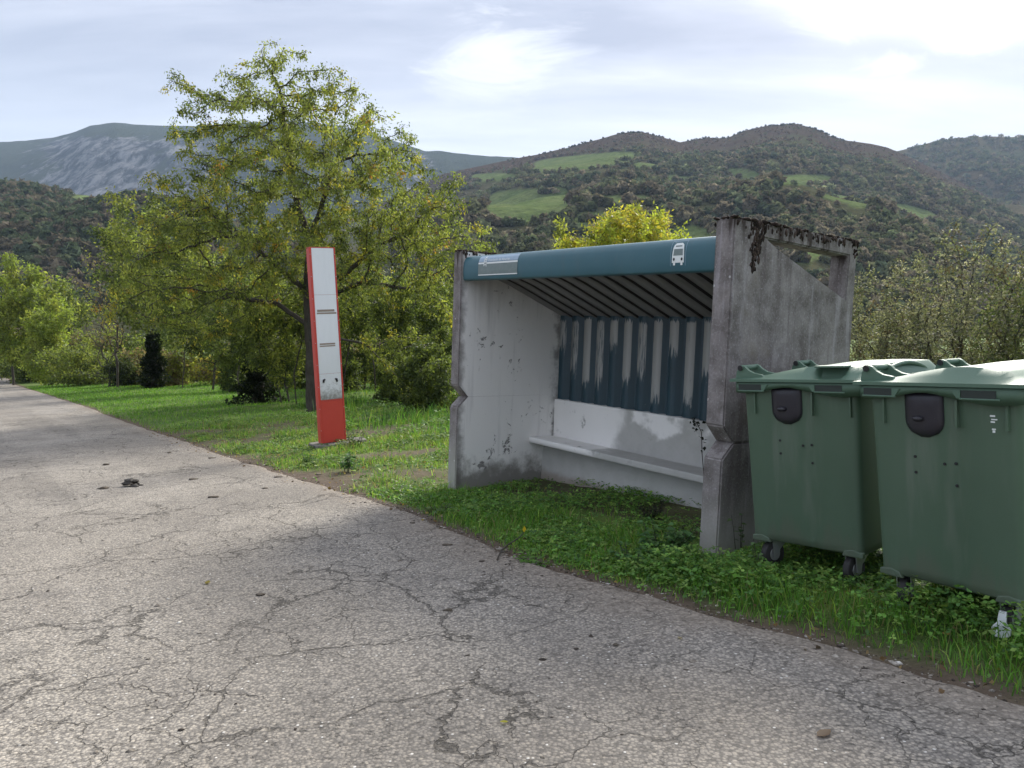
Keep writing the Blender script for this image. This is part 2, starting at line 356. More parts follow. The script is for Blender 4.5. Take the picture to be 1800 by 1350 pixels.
def m_plastic(name, a, b, rough=.42, dust=.12):
    m, T = new_mat(name); P = ocoord(T)
    n = T.noise(P, 3, 5, .6); f = T.noise(P, 220, 2, .6); s = T.noise(T.mapv(P, (1, 1, .12)), 7, 4, .6)
    c = T.mix(n, a, b); c = T.mix(T.math('MULTIPLY', T.smooth(s, .5, .75), dust), c, (.20, .21, .18))
    spk = T.math('MULTIPLY', T.math('GREATER_THAN', T.n('ShaderNodeSeparateColor', {0: T.voro(P, 14, 'F1', 1)}).outputs[0], .975), T.smooth(T.voro(P, 14), .11, .05))
    c = T.mix(T.math('MULTIPLY', spk, .45), c, (.45, .47, .45))
    sc = T.math('MULTIPLY', T.smooth(T.noise(T.mapv(P, (1, 1, .3)), 34, 3, .7, 2.0), .70, .74), T.smooth(T.noise(P, 2.1, 2), .48, .6))
    c = T.mix(T.math('MULTIPLY', sc, .28), c, (.30, .33, .30))
    z = T.n('ShaderNodeSeparateXYZ', {0: P}).outputs[2]
    if dust > .2: c = T.mix(T.math('MULTIPLY', T.smooth(T.math('ADD', z, T.math('MULTIPLY', T.math('SUBTRACT', s, .5), .7)), .33, .16), .45), c, (.10, .10, .075))
    out(T, principled(T, c, T.math('ADD', rough-.05, T.math('MULTIPLY', n, .2)), T.math('ADD', f, T.math('MULTIPLY', n, .6)), .0016, .35)); return m

def m_simple(name, a, b=None, rough=.6, metallic=0.0, scale=8, bd=.003, spec=.5):
    m, T = new_mat(name); P = ocoord(T); n = T.noise(P, scale, 5, .65)
    out(T, principled(T, T.mix(n, a, b or a), rough, n, bd, .5, metallic, spec)); return m

def m_signwhite():
    m, T = new_mat('stained_white_panel'); P = ocoord(T); sep = T.n('ShaderNodeSeparateXYZ', {0: P}); z = sep.outputs[2]
    n = T.noise(P, 14, 5, .7); s = T.noise(T.mapv(P, (1, 1, .2)), 12, 4, .6)
    c = T.mix(s, (.70, .71, .72), (.80, .81, .815))
    c = T.mix(T.math('MULTIPLY', T.smooth(z, 1.9, 1.0), .35), c, (.50, .50, .49))
    c = T.mix(T.math('MULTIPLY', T.smooth(T.math('ADD', z, T.math('MULTIPLY', T.math('SUBTRACT', n, .5), .55)), .93, .62), .9), c, (.16, .15, .125))
    blot = T.math('MULTIPLY', T.smooth(T.noise(P, 20, 4, .7, 1.0), .60, .66), T.smooth(z, 1.15, 1.0))
    c = T.mix(T.math('MULTIPLY', blot, .65), c, (.20, .19, .17))
    out(T, principled(T, c, .38, n, .001, .3)); return m

def m_hill(kind):
    m, T = new_mat(kind + '_land'); P = ocoord(T)
    ca = T.n('ShaderNodeAttribute', attribute_name='tint').outputs['Color']
    n = T.noise(P, .035, 6, .65); f = T.noise(P, .18, 5, .7)
    c = T.mix(.6, ca, T.mix(1, ca, T.ramp(f, [(.3, .35), (.5, 1.0), (.72, 1.6)]), 'MULTIPLY'))
    if kind == 'cliff':
        rk = T.noise(T.mapv(P, (1, .3, .7)), .017, 9, .75, .3); r2 = T.noise(T.mapv(P, (1, .3, .42)), .030, 9, .72, .3)
        rock = T.n('ShaderNodeSeparateColor', {0: ca}).outputs[0]
        stone = T.mix(T.smooth(r2, .42, .60), (.034, .036, .044), (.28, .275, .285))
        turf = T.mix(n, (.034, .046, .030), (.070, .078, .045))
        c = T.mix(T.math('MULTIPLY', T.smooth(T.math('ADD', rk, T.math('MULTIPLY', rock, .40)), .65, .76), .95), turf, stone)
        out(T, principled(T, c, .95, T.math('ADD', rk, T.math('MULTIPLY', r2, .6)), 45, 1.0, spec=0.0)); return m
    out(T, principled(T, c, .95, T.math('ADD', f, n), 3.0, .8, spec=0.0)); return m

def m_canopy():
    m, T = new_mat('far_foliage'); P = ocoord(T); ca = T.n('ShaderNodeAttribute', attribute_name='tint').outputs['Color']; n = T.noise(P, .5, 4, .75)
    c = T.mix(1, ca, T.ramp(n, [(.3, .6), (.5, 1.0), (.7, 1.4)]), 'MULTIPLY')
    d = T.n('ShaderNodeBsdfDiffuse', {'Color': c}); t = T.n('ShaderNodeBsdfTranslucent', {'Color': c}); out(T, T.n('ShaderNodeMixShader', {0: .4, 1: d.outputs[0], 2: t.outputs[0]})); return m

def m_tint(name, rough=.9, scale=.6, bd=.6):
    m, T = new_mat(name); P = ocoord(T)
    ca = T.n('ShaderNodeAttribute', attribute_name='tint').outputs['Color']; n = T.noise(P, scale, 5, .75)
    c = T.mix(1, ca, T.ramp(n, [(.3, .35), (.5, .95), (.7, 1.7)]), 'MULTIPLY')
    out(T, principled(T, c, rough, n, bd, 1.0, spec=.12)); return m

M = dict(asphalt=m_asphalt(), ground=m_ground(), leaf=m_leaf(), grass=m_leaf('grass_blade', .45, .55), bark=m_bark(), conc=m_concrete(), paint=m_concrete(True),
         bench=m_bench(), teal=m_teal(), sheet=m_teal(True), roof=m_teal(dark=True), green=m_plastic('green_bin_plastic', (.055, .098, .060), (.076, .125, .079), .47, .26),
         lid=m_plastic('green_lid_plastic', (.068, .130, .085), (.090, .157, .107), .5, .06), dark=m_plastic('dark_rubber_flap', (.012, .011, .016), (.024, .022, .030), .38, .05),
         pocket=m_simple('shaded_green_plastic', (.012, .020, .016), (.022, .034, .028), .5), tyre=m_simple('black_rubber', (.014, .013, .014), (.035, .033, .032), .75), steel=m_simple('galvanised_steel', (.34, .35, .36), (.52, .53, .53), .42, .75),
         pedal=m_simple('bright_cast_pedal', (.62, .64, .65), (.75, .76, .77), .35, .5), red=m_simple('red_paint', (.46, .042, .027), (.56, .060, .038), .40, 0, 5),
         signw=m_signwhite(), channel_shade=m_simple('black_seam_shade', (.012, .011, .010), (.03, .028, .026), .9), slab=m_simple('old_slab', (.075, .07, .06), (.22, .21, .185), .9, 0, 9, .01, .2), tape=m_simple('brown_tape_remains', (.20, .15, .11), (.36, .29, .23), .7, 0, 60), black=m_simple('black_gap', (.008, .008, .008), (.012, .012, .012), .6),
         white=m_simple('white_print', (.66, .70, .67), (.76, .79, .76), .45), pale=m_simple('faded_sticker', (.20, .30, .40), (.33, .42, .50), .4, 0, 20),
         palelow=m_simple('faded_sticker_grey', (.10, .15, .145), (.20, .235, .22), .45, 0, 25), moss=m_tint('dark_moss', .95, 60, .01),
         dung=m_simple('dung', (.010, .008, .006), (.045, .036, .026), .7, 0, 30, .02), clod=m_simple('dry_dung', (.035, .026, .018), (.10, .08, .055), .9, 0, 60, .01),
         stone=m_tint('roadside_stone', .9, 40, .004), canopy=m_canopy(), hill=m_hill('heath'), cliff=m_hill('cliff'))

# ------------------------------------------------------------------ ground and road
def grid_mesh(name, tv, sv, zf, mat, colf, parent=None):
    t, s = np.meshgrid(tv, sv, indexing='ij'); x, y = ts(t, s); z = zf(t, s, x, y)
    V = np.stack([x, y, z], -1).reshape(-1, 3); n, m = t.shape
    i = np.arange(n*m).reshape(n, m)
    F = np.stack([i[:-1, :-1], i[:-1, 1:], i[1:, 1:], i[1:, :-1]], -1).reshape(-1, 4)[:, ::-1]
    return mesh_np(name, V, F, mat, parent, colf(t, s).reshape(-1, 3), True)
def verge_bump(t, s, x, y):
    up = np.clip((s - edge_s(t) - .05)/.5, 0, 1)
    worn = np.clip((t-1.95)/.3, 0, 1)*np.clip((6.6-t)/.5, 0, 1)*np.clip((3.2-s)/.5, 0, 1)      # trodden hollow before and inside the shelter
    return up*(.02 - .065*worn + (1-.5*worn)*.028*wob(x, y, 1.6) + .012*wob(x, y, 5.0)) + np.clip((s-2.0)/6, 0, 1)*.16*wob(x, y, .5)
def ground_z(t, s, x, y): return gz(x, y) + verge_bump(t, s, x, y) - .012
def GZ(x, y):
    x = np.asarray(x, float); y = np.asarray(y, float); t, s = to_ts(x, y); return ground_z(t, s, x, y)
tv = np.concatenate([np.arange(-60, -6, 4), np.arange(-6, 14, .12), np.arange(14, 40, .4), np.arange(40, 120, 3), np.geomspace(122, 2200, 22)])
sv = np.concatenate([-np.geomspace(1500, 12, 14), np.arange(-11, -1, 2.), np.arange(-1, 5, .1), np.arange(5, 14, .5), np.geomspace(15, 1500, 22)])
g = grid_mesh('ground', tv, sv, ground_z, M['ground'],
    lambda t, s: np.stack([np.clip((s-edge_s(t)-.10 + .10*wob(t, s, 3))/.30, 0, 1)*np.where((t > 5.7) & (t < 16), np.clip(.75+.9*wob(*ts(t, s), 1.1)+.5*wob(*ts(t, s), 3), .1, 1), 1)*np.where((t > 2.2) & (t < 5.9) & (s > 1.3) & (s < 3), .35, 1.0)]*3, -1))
tag(g, kind='structure')
# road: a sheet 3 cm proud of the soil under it, right edge ragged
tv = np.concatenate([np.arange(-40, -5, 2.5), np.arange(-5, 16, .06), np.arange(16, 40, .3), np.geomspace(40, 420, 60)])
w = np.concatenate([np.linspace(0, .5, 9), np.linspace(.6, 2, 12), np.linspace(2.3, 6.2, 14)])
tt, ww = np.meshgrid(tv, w, indexing='ij'); ss = edge_s(tt) - ww; x, y = ts(tt, ss)
crown = .022 - .03*np.clip(1-ww/.06, 0, 1) + .006*wob(x, y, 1.4)
V = np.stack([x, y, gz(x, y)+crown], -1).reshape(-1, 3); ii = np.arange(tt.size).reshape(tt.shape)
Fq = np.stack([ii[:-1, :-1], ii[:-1, 1:], ii[1:, 1:], ii[1:, :-1]], -1).reshape(-1, 4)
earth = np.clip(1-ww/(.50+.30*wob(tt, ww*0, 1.1)), 0, 1)
road = tag(mesh_np('road', V, Fq, M['asphalt'], None, np.stack([earth]*3, -1).reshape(-1, 3), True), kind='structure')

# ------------------------------------------------------------------ bus shelter
SW, ST, SH = 3.353, .164, 2.45
def shelter():
    a, r, q = .959, .034, .009
    ud = Vector((math.cos(a), -math.sin(a), 0)); vd = Vector((math.sin(a), math.cos(a), 0))
    base = Matrix((ud, vd, Vector((0, 0, 1)))).transposed()
    R = Matrix(((math.cos(r), 0, math.sin(r)), (0, 1, 0), (-math.sin(r), 0, math.cos(r))))
    Q = Matrix(((1, 0, 0), (0, math.cos(q), -math.sin(q)), (0, math.sin(q), math.cos(q))))
    root = thing('bus_shelter', (-.604, 8.118, -1.559), 'old concrete bus shelter with teal fascia, bench and mossy side walls', 'bus shelter', rot=(Q @ R @ base).to_euler())
    D = 1.478
    def panel(name, x0, x1, inner_x, poly, hole=None):
        """wall panel across u from x0 to x1, outline poly in (v, w); the inner side is painted"""
        bm = bmesh.new()
        if hole is None:
            bm_prism(bm, poly, lambda v, w: (x0, v, w), lambda v, w: (x1, v, w))
        else:
            loops = []
            for X in (x0, x1):
                o = [bm.verts.new((X, v, w)) for v, w in poly]; h = [bm.verts.new((X, v, w)) for v, w in hole]
                es = [bm.edges.new((L[i], L[(i+1) % len(L)])) for L in (o, h) for i in range(len(L))]
                bmesh.ops.triangle_fill(bm, use_beauty=True, edges=es); loops.append((o, h))
            for k in (0, 1):
                A, B = loops[0][k], loops[1][k]
                for i in range(len(A)): bm.faces.new((A[i], A[(i+1) % len(A)], B[(i+1) % len(A)], B[i]))
        bmesh.ops.recalc_face_normals(bm, faces=bm.faces)
        es = [e for e in bm.edges if len(e.link_faces) == 2 and e.calc_face_angle(0) > .5 and not all(abs(v.co.x-inner_x) < 1e-4 and abs(v.co.z-.91) < 1e-4 for v in e.verts)]
        bmesh.ops.bevel(bm, geom=es, offset=.011, segments=2, affect='EDGES', clamp_overlap=True)
        for f in bm.faces:
            if all(abs(v.co.x - inner_x) < .002 for v in f.verts): f.material_index = 1
        return obj_bm(name, bm, [M['conc'], M['paint']], root)
    up = [(.115, .91), (D, .91), (D, 2.425), (0, SH), (0, 1.03)]
    hole = [(.36, 2.338), (.51, 2.27), (1.36, 1.965), (1.375, 2.305)]
    low = [(-.005, -.45), (D, -.45), (D, .91), (.115, .91), (0, .80)]
    for x0, x1, inn in ((-ST, 0, 0), (SW, SW+ST, SW)):
        panel('upper_wall_panel', x0, x1, inn, up, hole); panel('lower_wall_panel', x0, x1, inn, low)
    # back: concrete breast wall, bench, plinth
    bm = bmesh.new(); bm_box(bm, .002, SW-.002, 1.30, 1.44, .30, .86); obj_bm('back_wall', bm, M['bench'], root, bevel=.012)
    bm = bmesh.new(); bm_prism(bm, [(.95, .372), (1.30, .35), (1.30, .432), (.95, .437)], lambda v, w: (.002, v, w), lambda v, w: (SW-.002, v, w)); obj_bm('bench_seat', bm, M['bench'], root, bevel=.014)
    bm = bmesh.new(); bm_prism(bm, [(1.12, -.4), (1.42, -.4), (1.42, .30), (1.17, .35), (1.155, .25)], lambda v, w: (.002, v, w), lambda v, w: (SW-.002, v, w)); obj_bm('bench_plinth', bm, M['bench'], root, bevel=.012)
    # corrugated back sheet
    def corrugated(name, frm, n0, mat, u0, u1, pitch, depth, flat, slope, seam_shade=False):
        us, ds = [], []; u = u0
        while u < u1:
            for du, d in ((0, 1), (flat, 1), (flat+slope, 0), (pitch-slope, 0)):
                us.append(min(u+du, u1)); ds.append(d)
            u += pitch
        us.append(u1); ds.append(1); Vv, Ff, mi = [], [], []; th = .0015
        for side in (0, 1):
            for (v0, w0) in frm:
                for uu, d in zip(us, ds): Vv.append((uu, v0 + n0[0]*(depth*d - side*th*2), w0 + n0[1]*(depth*d - side*th*2)))
        n = len(us); m = len(frm)
        for side in (0, 1):
            b = side*n*m
            for j in range(m-1):
                for i in range(n-1): Ff.append((b+j*n+i, b+j*n+i+1, b+(j+1)*n+i+1, b+(j+1)*n+i)); mi.append(int(seam_shade and ds[i]+ds[i+1] < 2))
        return mesh_np(name, Vv, np.array(Ff), [mat, M['channel_shade']], root, midx=mi)
    corrugated('back_sheet', [(1.405, .70), (1.405, 1.3), (1.405, 1.91)], (-1, 0), M['sheet'], .003, SW-.003, .213, .060, .108, .014)
    L = math.hypot(1.30, .53); nx, nz = -.53/L, -1.30/L
    corrugated('roof_sheet', [(.10, 2.342), (.34, 2.300), (.67, 2.190), (1.42, 1.882)], (nx, nz), M['roof'], -.003, SW+.003, .213, .085, .158, .004, True)  # channels painted black: the shade between the ribs put into their colour
    bm = bmesh.new(); bm_box(bm, .004, SW-.004, 1.30, 1.335, 1.865, 1.905); obj_bm('top_rail', bm, M['black'], root)
    for i in range(15):
        bm = bmesh.new(); bmesh.ops.create_uvsphere(bm, u_segments=8, v_segments=5, radius=.009); 
        obj_bm('screw', bm, M['steel'], root, True, loc=(.12+i*.213, 1.296, 1.885))
    # fascia: curved sheet along the front
    prof = [(.10, 2.118), (.035, 2.118), (.026, 2.122), (.022, 2.135), (.018, 2.20), (.019, 2.26), (.023, 2.30), (.036, 2.336), (.066, 2.362), (.13, 2.376), (.30, 2.36)]
    def tilt(u): return .021 - .042*u/SW
    Vv, Ff = [], []
    for side, off in ((0, 0), (1, .004)):
        for (v, w) in prof:
            for u in (.006, SW-.006): Vv.append((u, v+off, w-off*.3+tilt(u)))
    n = len(prof)
    for side in (0, 1):
        for i in range(n-1): b = side*2*n+2*i; Ff.append((b, b+1, b+3, b+2))
    fas = mesh_np('fascia', Vv, np.array(Ff), M['teal'], root, smooth=True)
    pw = np.array([w for v, w in prof[3:10]]); pv_ = np.array([v for v, w in prof[3:10]])
    def on(u, w, off): return (u, float(np.interp(w, pw, pv_)) - off, w + off*.35 + tilt(u))
    def decal(name, rects, mat, off):
        """flat print following the curved fascia: strips (u0 bottom, u1 bottom, w0, u0 top, u1 top, w1, material index)"""
        Vv, Ff, mi = [], [], []
        for (a0, a1, w0, b0, b1, w1, k) in rects:
            nseg = max(1, int((w1-w0)/.012))
            for i in range(nseg):
                f0, f1 = i/nseg, (i+1)/nseg; wa, wb = w0+(w1-w0)*f0, w0+(w1-w0)*f1; b = len(Vv); o = off+k*.0008
                Vv += [on(a0+(b0-a0)*f0, wa, o), on(a1+(b1-a1)*f0, wa, o), on(a1+(b1-a1)*f1, wb, o), on(a0+(b0-a0)*f1, wb, o)]
                Ff.append((b, b+1, b+2, b+3)); mi.append(k)
        return mesh_np(name, Vv, np.array(Ff), mat, fas, midx=mi)
    # faded sticker: pale blue above, grey below, two white bars
    decal('faded_sticker', [(.30, .985, 2.292, .30, .985, 2.355, 0), (.30, .985, 2.158, .30, .985, 2.277, 1)], [M['pale'], M['palelow']], .002)
    decal('white_bar', [(.30, .40, 2.272, .30, .40, 2.288, 0), (.455, .985, 2.272, .455, .985, 2.288, 0)], [M['white']], .004)
    decal('white_bar', [(.30, .985, 2.158, .30, .985, 2.168, 0)], [M['white']], .004)
    em = []                                          # small crowned arms: a cross under a crown
    for (a, b, c, d) in ((.400, .412, 2.25, 2.33), (.442, .452, 2.245, 2.325), (.408, .446, 2.286, 2.294), (.404, .450, 2.312, 2.318), (.404, .450, 2.262, 2.267), (.424, .430, 2.25, 2.345), (.414, .440, 2.33, 2.338), (.415, .421, 2.338, 2.352), (.433, .439, 2.338, 2.352)):
        em.append((a, b, c, a, b, d, 0))
    decal('emblem', em, [M['white']], .0055)
    cu = bpy.data.curves.new('t', 'FONT'); cu.body = 'Principado de Asturias'; cu.size = .034; cu.align_x = 'LEFT'
    to = bpy.data.objects.new('t', cu); COL.objects.link(to); dg = bpy.context.evaluated_depsgraph_get()
    me = bpy.data.meshes.new_from_object(to.evaluated_get(dg)); bpy.data.objects.remove(to)
    for v in me.vertices: v.co = on(.47 + v.co.x*1.22, 2.298 + v.co.y, .0045)
    me.materials.clear(); me.materials.append(M['white']); lt = bpy.data.objects.new('lettering', me); COL.objects.link(lt); lt.parent = fas
    # bus pictogram
    B0, B1 = 2.948, 3.064; wm = (B0+B1)/2
    def row(w0, w1, e0, e1, k=0): return (B0+e0, B1-e0, w0, B0+e1, B1-e1, w1, k)
    decal('bus_pictogram', [(B0+.012, B0+.032, 2.170, B0+.012, B0+.032, 2.188, 0), (B1-.032, B1-.012, 2.170, B1-.032, B1-.012, 2.188, 0), row(2.188, 2.238, .0, .0), row(2.238, 2.296, .0, .006), row(2.296, 2.318, .006, .012), row(2.318, 2.332, .012, .030),
          (B0+.012, B1-.012, 2.240, B0+.016, B1-.016, 2.288, 1), (B0+.026, B1-.026, 2.304, B0+.028, B1-.028, 2.314, 1)], [M['white'], M['palelow']], .002)
    decal('sticker_border', [(B0-.016, B0-.013, 2.165, B0-.016, B0-.013, 2.345, 0), (B1+.013, B1+.016, 2.165, B1+.013, B1+.016, 2.345, 0), (B0-.016, B1+.016, 2.345, B0-.016, B1+.016, 2.348, 0)], [M['pale']], .002)
    for uu in (B0+.020, B1-.020):
        Vv = [on(uu, 2.213, .0038)] + [on(uu+.0095*math.cos(k*.5236), 2.213+.0115*math.sin(k*.5236), .0038) for k in range(12)]
        mesh_np('headlight', Vv, np.array([(0, 1+k, 1+(k+1) % 12) for k in range(12)]), M['black'], fas)
    # moss cushions on the wall tops and running down under the drip
    V0, F0, C0 = [], [], []
    ico = bmesh.new(); bmesh.ops.create_icosphere(ico, subdivisions=1, radius=1); iv = np.array([v.co[:] for v in ico.verts]); fi = np.array([[v.index for v in f.verts] for f in ico.faces]); ico.free()
    def lump(p, sx, sy, sz):
        b = sum(len(v) for v in V0); d = iv*(1+.16*rng.normal(0, 1, (len(iv), 1)))
        V0.append(d*np.array([sx, sy, sz])+np.array(p)); F0.append(fi+b); C0.append(np.tile(np.array([[.030, .022, .018]])*rng.uniform(.5, 2.6), (len(iv), 1)))
    for x0 in (-ST, SW):
        for k in range(230):
            v = rng.uniform(.0, D); s = rng.uniform(.006, .017)*(1.4 if v > 1.3 or v < .5 else 1)
            lump((x0+rng.uniform(.0, ST), v, SH-.025*v/D+.004), s*rng.uniform(.7, 1.6), s*rng.uniform(.8, 2), s*rng.uniform(.4, 1.0))
        for k in range(120):                       # hanging on the upper edge of both faces
            v = rng.uniform(.0, D); s = rng.uniform(.006, .016)
            lump((x0 + (ST+.001 if rng.random() < .6 else -.001), v, SH-.03-.025*v/D+rng.uniform(-.03, .02)), s*.45, s, s*rng.uniform(.9, 2.4))
    for k in range(90):                            # the long tongue of moss on the outer right face
        f = rng.uniform(0, 1)**1.3; wdt = .075*(1-f)+.012
        lump((SW+ST+.001, .24+rng.normal(0, wdt*.55)-.02*f, SH-.02-.34*f), .006, rng.uniform(.008, .018), rng.uniform(.012, .03))
    for k in range(60): lump((SW+ST*rng.uniform(0, 1.02), D+rng.uniform(-.05, .01), 2.42-abs(rng.normal(0, .06))), .012, .012, rng.uniform(.01, .03))
    mo = mesh_np('moss', np.concatenate(V0), np.concatenate(F0), M['moss'], root, np.concatenate(C0)); mo['kind'] = 'stuff'
    return root
SHELTER = shelter()

# ------------------------------------------------------------------ bus stop totem
def totem():
    p = (-2.80, 11.99); z = float(gz(*p)) - .0
    ang = math.atan2(.574, .819)                    # faces along the road
    root = thing('bus_stop_totem', (p[0], p[1], z+.085), 'tall leaning red and white bus stop totem on grass verge', 'bus stop sign', rot=(-.01, -.046, ang))
    W2, T2, H2 = .208, .058, 3.03
    bm = bmesh.new()                                # red box: sides, top, back; open to the front inside the frame
    bm_box(bm, -W2, W2, .0, T2*2, .0, H2-.02); obj_bm('body', bm, M['red'], root, bevel=.006)
    for a, b, c, d in ((-W2, -W2+.034, .0, H2), (W2-.022, W2, .0, H2)):
        bm = bmesh.new(); bm_box(bm, a, b, -.016, -.001, c, d); obj_bm('frame_strip', bm, M['red'], root, bevel=.003)
    bm = bmesh.new(); bm_box(bm, -W2+.036, W2-.024, -.011, -.001, .0, .655); obj_bm('red_base_panel', bm, M['red'], root, bevel=.003)
    bm = bmesh.new(); bm_box(bm, -W2+.036, W2-.024, -.014, -.001, .658, .672); obj_bm('frame_strip', bm, M['red'], root, bevel=.002)
    for a, b in ((.675, 1.078), (1.081, 2.300), (2.303, H2-.013)):
        bm = bmesh.new(); bm_box(bm, -W2+.036, W2-.024, -.009, -.001, a, b); obj_bm('white_panel', bm, M['signw'], root, bevel=.002)
    bm = bmesh.new(); bm_box(bm, -W2, W2, -.012, .124, H2-.012, H2); obj_bm('top_cap', bm, M['red'], root, bevel=.003)
    for z0, z1, e in ((2.005, 2.03, 0), (2.04, 2.075, .03), (1.50, 1.52, .05), (1.53, 1.555, .05)):
        bm = bmesh.new(); bm_box(bm, -W2+.06+e*.3, W2-.04-e, -.0115, -.0095, z0, z1); obj_bm('tape_remnant', bm, M['tape'], root)
    for sx in (-1, 1):
        bm = bmesh.new()
        bm_tube(bm, [(sx*.112, -.010, .945), (sx*.104, -.012, .985), (sx*.082, -.011, .995)], [.016, .019, .012], 8); obj_bm('hole', bm, M['black'], root)
    for k in range(9):
        for sx in (-1, 1):
            bm = bmesh.new(); bmesh.ops.create_cone(bm, segments=8, radius1=.007, radius2=.004, depth=.005, cap_ends=True)
            obj_bm('rivet', bm, M['steel'], root, loc=(sx*W2*.955, -.018, .2+k*.34), rot=(math.pi/2, 0, 0))
    bm = bmesh.new(); poly = [(-.36, -.24), (.05, -.30), (.52, -.18), (.60, .16), (.1, .30), (-.32, .24)]
    bm_prism(bm, poly, lambda x, y: (x, y+.05, -.16), lambda x, y: (x*.97, y*.97+.05, -.003)); obj_bm('concrete_base', bm, M['slab'], root, bevel=.02)
totem()

# ------------------------------------------------------------------ wheeled bins
def bin_at(pos, a, label, dz, left):
    n = GN; u = Vector((math.cos(a), -math.sin(a), 0)); u = (u - n*u.dot(n)).normalized(); v = n.cross(u)
    rot = Matrix((u, v, n)).transposed().to_euler()
    root = thing('wheeled_bin', (pos[0], pos[1], float(gz(*pos))+dz), label, 'bin', 'green wheeled bins beside the shelter', rot)
    W, Dp, ht, hb, hbot = .83, 1.12, 1.21, 1.118, .183
    # body: rounded tapering tub, centre of the end face stepped in a little
    def section(z):
        f = (z-hbot)/(1.15-hbot); i = .066-.014*f; x0, x1 = i, W-i; y0, y1 = .085-.055*f, Dp-.085+.05*f; r = .038; P = []
        for cx, cy, a0 in ((x0+r, y0+r, 180), (x1-r, y0+r, 270), (x1-r, y1-r, 0), (x0+r, y1-r, 90)):
            if a0 == 270:
                wdt = x1-x0
                for q, d in ((.19, 0), (.205, .007), (.62, .007), (.635, 0)): P.append((x0+wdt*q, y0+d))
            if a0 == 0:
                dd = y1-y0
                for q, d in ((.3, 0), (.315, -.007), (.68, -.007), (.695, 0)): P.append((x1+d, y0+dd*q))
            for k in range(5):
                an = math.radians(a0+k*22.5); P.append((cx+r*math.cos(an), cy+r*math.sin(an)))
        return P
    zs = [hbot, hbot+.012, hbot+.05, .45, .8, 1.0, 1.15]; Vv, Ff = [], []
    for k, z in enumerate(zs):
        P = section(z); sh = .975 if k == 0 else 1
        Vv += [((x-W/2)*sh+W/2, (y-Dp/2)*sh+Dp/2, z) for x, y in P]
    m = len(P)
    for k in range(len(zs)-1):
        for i in range(m): Ff.append((k*m+i, k*m+(i+1) % m, (k+1)*m+(i+1) % m, (k+1)*m+i))
    c0 = len(Vv); Vv.append((W/2, Dp/2, hbot)); tris = np.array([(c0, (i+1) % m, i) for i in range(m)])
    body = mesh_np('body', Vv, [np.array(Ff), tris], M['green'], root, smooth=True)
    try: body.data.set_sharp_from_angle(angle=math.radians(38))
    except Exception: pass
    # feet mouldings at the lower corners of the ends
    for x0, x1 in ((.063, .19), (W-.19, W-.063)):
        for y in (.078, Dp-.105):
            bm = bmesh.new(); bm_prism(bm, [(x0, hbot-.012), (x1, hbot-.012), (x1-.015 if x0 < .1 else x1, hbot+.02), ((x0+x1)/2, hbot+.034), (x0 if x0 < .1 else x0+.015, hbot+.022)], lambda x, z: (x, y+.003, z), lambda x, z: (x, y+.030, z)); obj_bm('corner_foot', bm, M['green'], root, bevel=.008)
    # small ribs under the rim
    for x in (.135, .505, W-.10):
        bm = bmesh.new(); bm_box(bm, x, x+.010, .016, .05, .985, 1.12); obj_bm('rib', bm, M['green'], root)
    # rim: skirt with a waving lower edge, hand pockets in the ends
    N = 44; Vv, Ff = [], []
    per = []
    r = .05
    for k in range(N): per.append((r+(W-2*r)*k/(N-1), 0.0))
    per += [(W-r+r*math.sin(q), r-r*math.cos(q)) for q in np.linspace(.3, 1.57, 5)]
    for k in range(1, N): per.append((W, r+(Dp-2*r)*k/(N-1)))
    per += [(W-r+r*math.cos(q), Dp-r+r*math.sin(q)) for q in np.linspace(.3, 1.57, 5)]
    for k in range(1, N): per.append((W-r-(W-2*r)*k/(N-1), Dp))
    per += [(r-r*math.sin(q), Dp-r+r*math.cos(q)) for q in np.linspace(.3, 1.57, 5)]
    for k in range(1, N-1): per.append((0.0, Dp-r-(Dp-2*r)*k/(N-1)))
    per += [(r-r*math.cos(q), r-r*math.sin(q)) for q in np.linspace(.3, 1.3, 4)]
    def lower(x, y):
        if y < .02 or y > Dp-.02:
            f = x/W; return hb - .004 + .034*math.exp(-((f-.43)/.17)**2) - .016*math.exp(-((f-.84)/.14)**2) - .006*math.exp(-((f-.14)/.1)**2)
        f = y/Dp; return hb + .02*math.exp(-((f-.5)/.25)**2)
    n_ = len(per)
    for x, y in per:
        zl = lower(x, y); ix, iy = W/2+(x-W/2)*.955, Dp/2+(y-Dp/2)*.966
        Vv += [(ix, iy, zl+.02), (x, y, zl), (x, y, ht-.036), (x+(W/2-x)*.012, y+(Dp/2-y)*.012, ht-.030), (ix, iy, ht-.030)]
    for i in range(n_):
        j = (i+1) % n_
        x, y = per[i]; 
        for k in range(4): Ff.append((i*5+k, j*5+k, j*5+k+1, i*5+k+1))
    mesh_np('rim', Vv, np.array(Ff), M['lid'], root, smooth=False)
    for x0, x1 in ((.045, .20), (.545, .70)):
        bm = bmesh.new(); bm_box(bm, x0, x1, -.004, .012, 1.128, 1.166); obj_bm('hand_pocket', bm, M['pocket'], root)
        bm = bmesh.new(); s = 1 if x0 < .3 else -1
        e0, e1 = (x1+.002, x1+.045) if s > 0 else (x0-.045, x0-.002)
        bm_prism(bm, [(e0, 1.166), (e1, 1.166), (e1 if s < 0 else e0+.016, 1.128), (e0 if s > 0 else e1-.016, 1.128)], lambda x, z: (x, -.007, z), lambda x, z: (x, .004, z)); obj_bm('pocket_lip', bm, M['lid'], root)
        bm = bmesh.new(); bm_tube(bm, [(x0-.006, -.004, 1.125), (x1+.02, -.004, 1.125)], .005, 6); obj_bm('pocket_lip', bm, M['lid'], root)
    # lid: thin flange and a dome rising from the hinge side to the front
    gx, gy = 36, 30; us = np.linspace(-.012, W+.012, gx); vs = np.linspace(-.014, Dp+.014, gy); hh = np.zeros((gx, gy))
